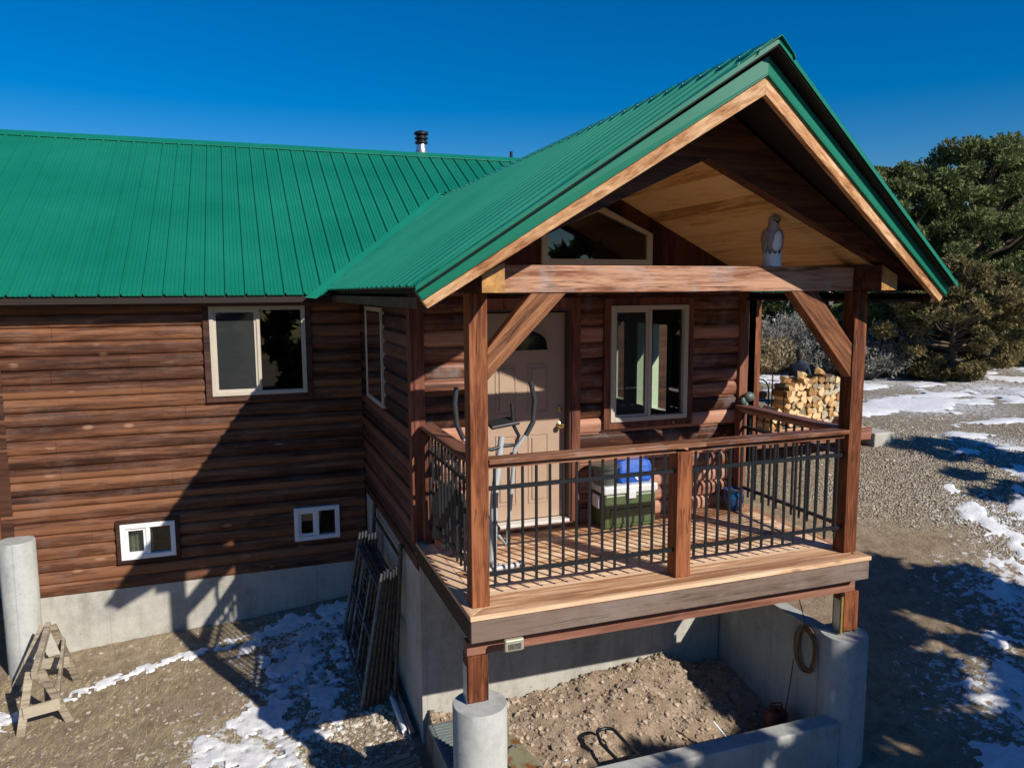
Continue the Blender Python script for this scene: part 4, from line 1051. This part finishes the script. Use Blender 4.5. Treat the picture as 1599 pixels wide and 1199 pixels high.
tag(obj('cable', MB().tube([(3.1, .3, -.24), (3.2, .33, -.34), (3.24, .33, -.55), (3.285, .31, -.72), (3.283, .30, -.80)], .005, 6), M['black'], smooth=True, base=(3.2, .33, -.8)), 'black cable running down from under the deck to the coiled cord', 'cable')
lv = thing('strap', 'dull yellow strap standing against the right lower post', 'strap', (3.42, .02, -.76))
obj('strap_body', MB().box(3.412, 3.436, -.0, .018, -.745, -.38), plain('yellow', (.24, .16, .04), .5, 0, .3), lv, bevel=.003)
obj('strap_end', MB().box(3.410, 3.438, -.002, .020, -.40, -.378), M['black'], lv)

# ------------------------------------------------------------------ cooler, bucket, tote bag, pot
GR = plain('olive green plastic', (.068, .10, .040), .42, 0, .08, 5); WP = plain('cooler lid white', (.58, .60, .62), .4, 0, .05)
cl = thing('cooler', 'green hard sided cooler with a white lid standing by the wall', 'cooler', (2.015, 1.465, 0))
obj('cooler_body', MB().prism([(1.735, 1.325, .004), (2.295, 1.325, .004), (2.295, 1.605, .004), (1.735, 1.605, .004)], (0, 0, .34)), GR, cl, bevel=.02)
obj('front_panel', MB().box(1.79, 2.24, 1.314, 1.326, .05, .20), GR, cl, bevel=.006)
ld = obj('lid', MB().box(1.72, 2.31, 1.31, 1.62, .348, .43), WP, cl, bevel=.018)
obj('latch', MB().box(1.97, 2.06, 1.298, 1.311, .30, .375), WP, ld, bevel=.004)
obj('handle', MB().box(1.70, 1.722, 1.40, 1.54, .20, .33), WP, cl, bevel=.006)
obj('handle', MB().box(2.308, 2.33, 1.40, 1.54, .20, .33), WP, cl, bevel=.006)
BK = plain('grey bucket plastic', (.055, .065, .06), .35)
bk = thing('bucket', 'dark grey plastic bucket on the left end of the cooler lid', 'bucket', (1.80, 1.46, .432))
obj('bucket_body', MB().lathe([(.105, 0), (.13, .17), (.134, .17), (.134, .19), (.126, .19), (.1, .01)], (1.80, 1.46, .432), 36), BK, bk, smooth=True)
obj('rim', MB().lathe([(.134, .165), (.146, .165), (.148, .195), (.134, .197)], (1.80, 1.46, .432), 36), BK, bk, smooth=True)
obj('handle', MB().tube([(1.80 + .145 * math.cos(a), 1.46 - .03 * math.sin(a) - .02, .615 + .01 * math.sin(a)) for a in np.linspace(math.pi, 2 * math.pi, 14)], .004, 6), M['steel'], bk, smooth=True)
BL = N('royal blue fabric'); vv = BL.coord(); BL.bump(BL.noise(vv, 9, 4, .6).outputs[0], .5, .02); BL.set(Base_Color=(.006, .085, .46), Roughness=.6)
bg_ = thing('tote_bag', 'royal blue insulated tote bag with a white emblem on the cooler lid', 'bag', (2.10, 1.46, .432))
mb = MB(); nx = 12; rows = []
for k, (w_, d_, z) in enumerate(((.17, .075, 0), (.185, .085, .03), (.185, .08, .09), (.178, .07, .15), (.172, .05, .19), (.178, .035, .205))):
    rows.append([(2.10 + w_ * math.copysign(abs(math.cos(a)) ** .22, math.cos(a)) + .006 * math.sin(5 * a + k), 1.46 + d_ * math.copysign(abs(math.sin(a)) ** .3, math.sin(a)) + .008 * math.sin(7 * a + k * 2), .434 + z + (.012 * math.sin(a * 3) if k > 3 else 0)) for a in np.linspace(0, 2 * math.pi, 41)[:-1]])
o_ = 0
for r_ in rows: mb.v += r_
for k in range(5):
    for j in range(40): mb.f.append((k * 40 + j, k * 40 + (j + 1) % 40, (k + 1) * 40 + (j + 1) % 40, (k + 1) * 40 + j))
mb.f.append(tuple(range(40))[::-1]); mb.f.append(tuple(range(200, 240)))
obj('bag_body', mb, BL.m, bg_, smooth=True)
em = MB()
for (a, b, c, d) in ((2.07, 2.125, .515, .53), (2.062, 2.085, .495, .513), (2.092, 2.132, .497, .512), (2.085, 2.11, .478, .492), (2.10, 2.118, .462, .476)): em.box(a, b, 1.366, 1.372, c, d)
obj('emblem', em, M['white'], bg_)
obj('strap', MB().tube([(1.97, 1.44, .62), (2.03, 1.45, .655), (2.15, 1.46, .66), (2.24, 1.47, .635)], .007, 6), BL.m, bg_, smooth=True)
pt = thing('glazed_pot', 'dark blue pot standing in the right rear corner of the porch', 'pot', (3.33, 1.50, 0))
PB = plain('blue glaze', (.01, .075, .22), .15, 0, .5, 6)
obj('pot_body', MB().lathe([(.0, .004), (.07, .004), (.105, .08), (.11, .15), (.095, .20), (.108, .215), (.108, .225), (.09, .225), (.08, .2), (.0, .19)], (3.33, 1.50, 0), 32), PB, pt, smooth=True)
obj('soil', MB().lathe([(.0, .192), (.08, .2), (.0, .215)], (3.33, 1.5, 0), 20), M['bark'], pt)
sl_ = thing('yard_light', 'grey green hooded lamp on the rear end of the right railing', 'lamp', (3.50, 1.60, 1.105))
LG = plain('verdigris metal', (.10, .135, .12), .5, .2, .3, 10)
obj('lamp_foot', MB().lathe([(.0, 0), (.03, 0), (.026, .02), (.012, .025), (.012, .05), (.0, .05)], (3.50, 1.57, 1.104), 16), LG, sl_, smooth=True)
obj('lamp_hood', MB().ell((3.54, 1.57, 1.185), (.062, .05, .052), 18, 12), LG, sl_, smooth=True)
obj('lamp_head', MB().lathe([(.0, 0), (.028, 0), (.034, .03), (.02, .06), (.0, .065)], (3.455, 1.56, 1.12), 16), LG, sl_, smooth=True)

# ------------------------------------------------------------------ bird decoy on the beam
ow = thing('bird_decoy', 'brown and white plastic bird decoy on a scalloped white base above the beam', 'bird decoy', (2.60, .07, 2.492), local=True, rz=-.15)
PBL = plain('pale plastic base', (.62, .66, .72), .4, 0, .05)
obj('perch', MB().lathe([(.0, 0.002), (.075, .002), (.072, .10), (.066, .10), (.064, .09), (.0, .088)], (0, 0, 0), 30), PBL, ow, smooth=True)
sp = MB()
for k in range(12):
    a = k * math.pi / 6; c, s_ = math.cos(a), math.sin(a); t1 = Vector((-s_, c, 0)) * .013; p_ = Vector((c, s_, 0)) * .070
    sp.prism([p_ + t1 + Vector((0, 0, .098)), p_ - t1 + Vector((0, 0, .098)), p_ + Vector((0, 0, .125))], Vector((c, s_, 0)) * .004)
obj('scallop', sp, PBL, ow, fix=True)
BR = plain('brown feather paint', (.30, .25, .24), .55, 0, .3, 30); BE = plain('white breast paint', (.72, .74, .80), .5, 0, .12, 40)
def bodyloft(rows, n=20):
    m_ = MB()
    for (cx, cy, z, rx, ry) in rows:
        for j in range(n):
            a = 2 * math.pi * j / n; m_.v.append((cx + rx * math.cos(a), cy + ry * math.sin(a), z))
    for i in range(len(rows) - 1):
        for j in range(n): m_.f.append((i * n + j, i * n + (j + 1) % n, (i + 1) * n + (j + 1) % n, (i + 1) * n + j))
    m_.f.append(tuple(range(n))[::-1]); m_.f.append(tuple((len(rows) - 1) * n + j for j in range(n))); return m_
obj('bird_body', bodyloft([(0, .02, .09, .02, .02), (0, .015, .12, .045, .045), (0, .01, .17, .066, .062), (0, .01, .22, .078, .07), (0, .012, .27, .076, .066), (0, .01, .305, .06, .055), (0, .0, .325, .045, .045), (0, -.006, .345, .044, .048), (0, -.008, .375, .046, .05), (0, -.004, .398, .036, .04), (0, 0, .41, .012, .014)]), BR, ow, smooth=True)
obj('breast', MB().ell((.012, -.034, .205), (.046, .034, .088), 18, 14), BE, ow, smooth=True)
for s_ in (-1, 1):
    obj('wing', bodyloft([(s_ * .058, .02, .09, .008, .02), (s_ * .068, .012, .16, .014, .042), (s_ * .074, .01, .23, .016, .052), (s_ * .066, .01, .29, .012, .04), (s_ * .05, .01, .31, .004, .01)], 14), BR, ow, smooth=True)
    obj('eye', MB().ell((s_ * .021, -.053, .368), (.008, .006, .008), 10, 8), M['ironblack'], ow, smooth=True)
obj('tail', MB().prism([(-.03, .05, .14), (.03, .05, .14), (.024, .09, .02), (-.024, .09, .02)], (0, .012, 0)), BR, ow, fix=True)
obj('beak', MB().tube([(0, -.052, .358), (0, -.068, .35), (0, -.07, .338)], [.010, .006, .001], 8), M['black'], ow, smooth=True)

# ------------------------------------------------------------------ elliptical trainer
el = thing('elliptical_trainer', 'silver and black elliptical trainer behind the left porch post', 'exercise machine', (.42, .95, 0))
SI = plain('silver powder coat', (.42, .44, .46), .5, .1, .08); BKP = plain('black plastic', (.022, .022, .025), .45, 0, .2); RB = plain('rubber grip', (.03, .032, .036), .55)
obj('main_tube', MB().tube([(.40, .66, .05), (.22, 1.36, .09)], .032, 14), SI, el, smooth=True)
obj('mast', MB().tube([(.395, .74, .06), (.44, .80, .60), (.52, .83, 1.10)], [.038, .034, .026], 16), SI, el, smooth=True)
obj('front_foot', MB().tube([(.19, .60, .035), (.62, .66, .035)], .026, 12), SI, el, smooth=True)
obj('rear_foot', MB().tube([(.12, 1.34, .035), (.42, 1.42, .035)], .026, 12), SI, el, smooth=True)
for x, y in ((.62, .66), (.19, .60)): obj('foot_cap', MB().tube([(x - .02, y, .036), (x + .03, y + .004, .036)], .031, 12), BKP, el, smooth=True)
fw = MB().lathe([(.0, -.045), (.20, -.045), (.225, -.02), (.225, .02), (.20, .045), (.0, .045)], (0, 0, 0), 36)
ang = math.atan2(.64, -.30); ax = Vector((math.cos(ang - math.pi / 2), math.sin(ang - math.pi / 2), 0)); fv = Vector((math.cos(ang), math.sin(ang), 0))
fw.v = [tuple(Vector((.16, 1.20, .40)) + ax * c + fv * a + Vector((0, 0, 1)) * b) for a, b, c in fw.v]
wh = obj('flywheel_housing', fw, BKP, el, smooth=True)
obj('housing_shroud', MB().prism([tuple(Vector((.16, 1.20, 0)) + fv * a + Vector((0, 0, z)) - ax * .05) for a, z in ((-.24, .10), (.22, .10), (.18, .34), (-.14, .36))], ax * .10), BKP, el, fix=True, bevel=.02)
# console and fixed bars
obj('console', MB().prism([(.41, .76, 1.17), (.66, .76, 1.20), (.63, .88, 1.235), (.40, .90, 1.20)], (0, 0, .03)), BKP, el, fix=True, bevel=.008)
obj('fixed_bar', MB().tube([(.33, .82, 1.02), (.42, .80, 1.0), (.53, .82, 1.02), (.64, .82, 1.02), (.665, .81, 1.10), (.61, .80, 1.20), (.60, .80, 1.38)], .016, 10), BKP, el, smooth=True)
obj('fixed_bar', MB().tube([(.33, .82, 1.02), (.30, .84, 1.08), (.29, .84, 1.22), (.30, .84, 1.36)], .016, 10), BKP, el, smooth=True)
for s_, pts in ((1, [(.76, .78, 1.56), (.805, .80, 1.40), (.79, .80, 1.21), (.725, .80, 1.10)]), (-1, [(.135, .84, 1.53), (.12, .84, 1.40), (.135, .84, 1.22), (.19, .84, 1.10)])):
    ar = obj('moving_arm', MB().tube([pts[-1], (.63 if s_ > 0 else .29, .81, .99), (.615 if s_ > 0 else .30, .83, .75), (.585 if s_ > 0 else .27, .90, .16)], .018, 12), SI, el, smooth=True)
    obj('grip', MB().tube(pts, .0215, 12), RB, ar, smooth=True)
    obj('arm_joint', MB().tube([(.60 if s_ > 0 else .27, .83, .93), (.66 if s_ > 0 else .33, .83, .93)], .028, 12), BKP, ar, smooth=True)
    px = .52 if s_ > 0 else .24
    pb = obj('pedal_bar', MB().tube([(px + .06, .90, .14), (px - .06, 1.05, .28), (px - .10, 1.24, .40)], .018, 10), SI, el, smooth=True)
    obj('pedal', MB().beam((px - .02, .93, .26), (px - .10, 1.12, .36), .10, .035), BKP, pb, bevel=.01)
obj('pedal_strap', MB().beam((.47, .955, .31), (.44, 1.02, .345), .075, .03), plain('mauve rubber', (.42, .22, .36), .5), el, bevel=.006)

# ------------------------------------------------------------------ firewood
rk = thing('log_rack', 'black steel rack holding the firewood on the side deck', 'log rack', (7.52, 5.32, 0))
for x in (6.93, 8.12):
    for y in (5.17, 5.47): obj('rack_upright', MB().tube([(x, y, 0.0), (x, y, .88)], .011, 8), M['black'], rk, smooth=True)
for y in (5.17, 5.47): obj('rack_rail', MB().tube([(6.93, y, .035), (8.12, y, .035)], .012, 8), M['black'], rk, smooth=True)
FG = 'split logs stacked in the black rack'; rs = random.Random(12)
def log_piece(x, z, y, rad, L, kind, rot, tilt=(0, 0)):
    if kind == 0: pg = [(math.cos(a), math.sin(a)) for a in np.linspace(0, 2 * math.pi, 13)[:-1]]
    elif kind == 1: pg = [(-.1, -.9)] + [(1.15 * math.cos(a) - .1, 1.5 * math.sin(a) - .75) for a in np.linspace(.55, math.pi - .45, 7)]
    elif kind == 2: pg = [(-1, -.75), (1, -.85), (.85, .1), (.3, .85), (-.45, .8), (-.95, .2)]
    else: pg = [(-.95, -.6), (.9, -.75), (.95, -.1), (.1, .95), (-.5, .55)]
    c, s_ = math.cos(rot), math.sin(rot); mb = MB(); k = len(pg)
    pg = [(a * rs.uniform(.88, 1.08), b * rs.uniform(.88, 1.08)) for a, b in pg]
    for q in range(3):
        yy = y + L * q / 2; ox = tilt[0] * q / 2; oz = tilt[1] * q / 2; g = 1 + .07 * math.sin(q * 2 + rot)
        for a, b in pg: mb.v.append((x + ox + rad * g * (a * c - b * s_), yy + rs.uniform(-.006, .006), z + oz + rad * g * (a * s_ + b * c)))
    for q in range(2):
        for j in range(k): mb.f.append((q * k + j, q * k + (j + 1) % k, (q + 1) * k + (j + 1) % k, (q + 1) * k + j))
    mb.f.append(tuple(range(k))[::-1]); mb.f.append(tuple(2 * k + j for j in range(k))); return mb
GY = wood('grey aged firewood', (.20, .15, .09), (.36, .28, .18), (.50, .42, .30), 'y', .85, 0, 'y', .5, .2, .8, .5)
zrow = .05
for row in range(8):
    n = 9 + row % 2; hgt = .100
    for c in range(n):
        x = 6.99 + (c + (.5 if row % 2 == 0 else .1)) * 1.1 / n + rs.uniform(-.012, .012)
        z = .095 + row * hgt + rs.uniform(-.012, .012)
        if row == 7 and c in (0, 1, 2): continue
        kd = rs.choice([1, 2, 3, 3, 1]); rad = rs.uniform(.060, .078)
        mb = log_piece(x, z, 5.13 + rs.uniform(-.03, .03), rad, .38, kd, rs.uniform(0, 6.28))
        m_ = GY if (x > 7.75 and rs.random() < .55) or rs.random() < .12 else M['firewood']
        tag(obj('split_log', mb, m_, fix=True, base=(x, 5.3, z)), 'split log stacked in the black rack on the side deck', 'firewood log', FG)
for x, z, ang_, L in ((7.10, .80, .5, .55), (7.38, .88, .35, .5), (7.72, .92, .3, .48)):
    mb = log_piece(0, 0, -L / 2, .07, L, 3, rs.uniform(0, 6)); ca, sa = math.cos(ang_ + .6), math.sin(ang_ + .6)
    mb.v = [(x + a * ca + b * sa, 5.25 - a * sa * .6 + b * ca, z + c - b * .18) for a, b, c in mb.v]
    lb = {7.10: 'long split log lying crosswise on the left end of the stack', 7.38: 'thick split log lying crosswise on top of the stack, second from the left', 7.72: 'split log lying crosswise on the top right of the stack'}[x]
    tag(obj('split_log', mb, M['firewood'], fix=True, base=(x, 5.25, z)), lb, 'firewood log')
tag(obj('round_log', log_piece(8.0, .09, 4.98, .075, .5, 0, 0), M['bark'], fix=True, base=(8.0, 5.2, .09)), 'round unsplit log at the lower right foot of the stack', 'firewood log')
FG2 = 'loose split logs left of the rack'
for x, z, kd in ((6.62, .07, 2), (6.76, .07, 3), (6.69, .18, 1), (6.80, .20, 2), (6.60, .27, 3), (6.74, .30, 2)):
    tag(obj('split_log', log_piece(x, z, 5.05 + rs.uniform(-.04, .04), .066, .40, kd, rs.uniform(0, 6)), M['firewood'], fix=True, base=(x, 5.2, z)), 'split log in the small loose pile left of the rack', 'firewood log', FG2)
hr = thing('log_ring', 'round topped black steel log holder behind the small loose pile', 'log holder', (6.8, 5.75, 0))
for y in (5.65, 5.95): obj('hoop', MB().tube([(6.60, y, 0), (6.60, y, .55)] + [(6.80 - .2 * math.cos(a), y, .60 + .2 * math.sin(a)) for a in np.linspace(0, math.pi, 9)] + [(7.0, y, .55), (7.0, y, 0)], .013, 8), M['black'], hr, smooth=True)
for z in (.05, .42): obj('shelf_bar', MB().box(6.60, 7.0, 5.66, 5.94, z, z + .02), M['black'], hr)
for i, (x, z) in enumerate(((6.72, .52), (6.88, .52), (6.80, .65), (6.70, .14), (6.88, .14), (6.79, .28))):
    tag(obj('split_log', log_piece(x, z, 5.62, .07, .36, 2, rs.uniform(0, 6)), M['bark'], fix=True, base=(x, 5.8, z)), 'dark log inside the round topped black holder', 'firewood log', 'dark logs in the black holder')

# ------------------------------------------------------------------ seated person behind the wood stack
def skin_mesh(name, nodes, edges, mat, parent, root=0, sub=2):
    me = bpy.data.meshes.new(name); me.from_pydata([n_[0] for n_ in nodes], edges, []); me.update(); me.materials.append(mat)
    o = bpy.data.objects.new(name, me); COL.objects.link(o); o.parent = parent
    md = o.modifiers.new('skin', 'SKIN'); md.use_smooth_shade = True
    if not me.skin_vertices: me.skin_vertices.new()
    for i, n_ in enumerate(nodes):
        r_ = n_[1]; me.skin_vertices[0].data[i].radius = (r_, r_) if not isinstance(r_, tuple) else r_; me.skin_vertices[0].data[i].use_root = (i == root)
    s_ = o.modifiers.new('sub', 'SUBSURF'); s_.levels = sub; s_.render_levels = sub; return o
PX, PY = 10.75, 9.35; PZ = gz(PX, PY)
pe = thing('person', 'dark haired person in a navy top, half hidden behind the firewood stack', 'person', (PX, PY, PZ), 2.2, local=True)
SK = plain('skin', (.45, .26, .18), .5); NV = plain('navy cloth', (.012, .018, .035), .85); HR = plain('dark brown hair', (.02, .012, .008), .6); JN = plain('dark jeans', (.03, .045, .08), .8)
# local frame: faces -Y
nodes = [((0, .05, .48), (.16, .12)), ((0, .03, .66), (.14, .10)), ((0, .0, .86), (.17, .11)), ((0, .0, .98), (.10, .08)), ((0, -.01, 1.06), .055), ((0, -.025, 1.12), .06),
         ((.17, 0, .93), .065), ((.23, -.05, .70), .048), ((.16, -.28, .60), .036), ((.12, -.34, .60), .028),
         ((-.17, 0, .93), .065), ((-.23, -.05, .70), .048), ((-.16, -.28, .60), .036), ((-.12, -.34, .60), .028),
         ((.10, -.02, .46), .10), ((.13, -.42, .48), .07), ((.13, -.42, .10), .045), ((.13, -.52, .04), .04),
         ((-.10, -.02, .46), .10), ((-.13, -.42, .48), .07), ((-.13, -.42, .10), .045), ((-.13, -.52, .04), .04)]
edges = [(0, 1), (1, 2), (2, 3), (3, 4), (4, 5), (2, 6), (6, 7), (7, 8), (8, 9), (2, 10), (10, 11), (11, 12), (12, 13), (0, 14), (14, 15), (15, 16), (16, 17), (0, 18), (18, 19), (19, 20), (20, 21)]
skin_mesh('body', nodes, edges, NV, pe)
hd_ = bodyloft([(0, -.02, 1.09, .045, .05), (0, -.03, 1.12, .06, .07), (0, -.025, 1.16, .072, .088), (0, -.015, 1.21, .078, .098), (0, -.01, 1.26, .074, .095), (0, -.005, 1.30, .055, .07), (0, 0, 1.32, .02, .03)], 20)
hh_ = obj('head', hd_, SK, pe, smooth=True)
obj('nose', MB().tube([(0, -.11, 1.215), (0, -.13, 1.185), (0, -.11, 1.175)], [.007, .014, .008], 8), SK, hh_, smooth=True)
for s_ in (-1, 1):
    obj('ear', MB().ell((s_ * .08, .0, 1.195), (.012, .02, .032), 10, 8), SK, hh_, smooth=True)
    obj('eye', MB().ell((s_ * .03, -.104, 1.215), (.011, .008, .007), 10, 8), M['ironblack'], hh_, smooth=True)
    for k in range(5):
        obj('finger', MB().tube([(s_ * (.10 + .011 * k), -.36, .60), (s_ * (.10 + .011 * k), -.40 - .004 * (k % 3), .592), (s_ * (.10 + .011 * k), -.42, .575)], [.009, .008, .006], 6), SK, pe, smooth=True)
obj('mouth', MB().ell((0, -.108, 1.148), (.022, .006, .005), 10, 6), plain('lips', (.35, .13, .11), .5), hh_, smooth=True)
obj('hair', bodyloft([(0, .03, 1.10, .06, .05), (0, .025, 1.16, .080, .075), (0, .02, 1.22, .087, .088), (0, .005, 1.27, .084, .102), (0, .0, 1.31, .066, .085), (0, .0, 1.34, .03, .04)], 20), HR, hh_, smooth=True)
cs = thing('folding_chair', 'low camp chair under the person behind the firewood', 'chair', (PX, PY, PZ), -.5, local=True)
obj('seat', MB().box(-.22, .22, -.2, .2, .33, .36), M['black'], cs)
for a in ((-.2, -.18), (.2, -.18), (-.2, .18), (.2, .18)): obj('leg', MB().tube([(a[0], a[1], 0), (a[0], a[1], .33)], .012, 8), M['steel'], cs)
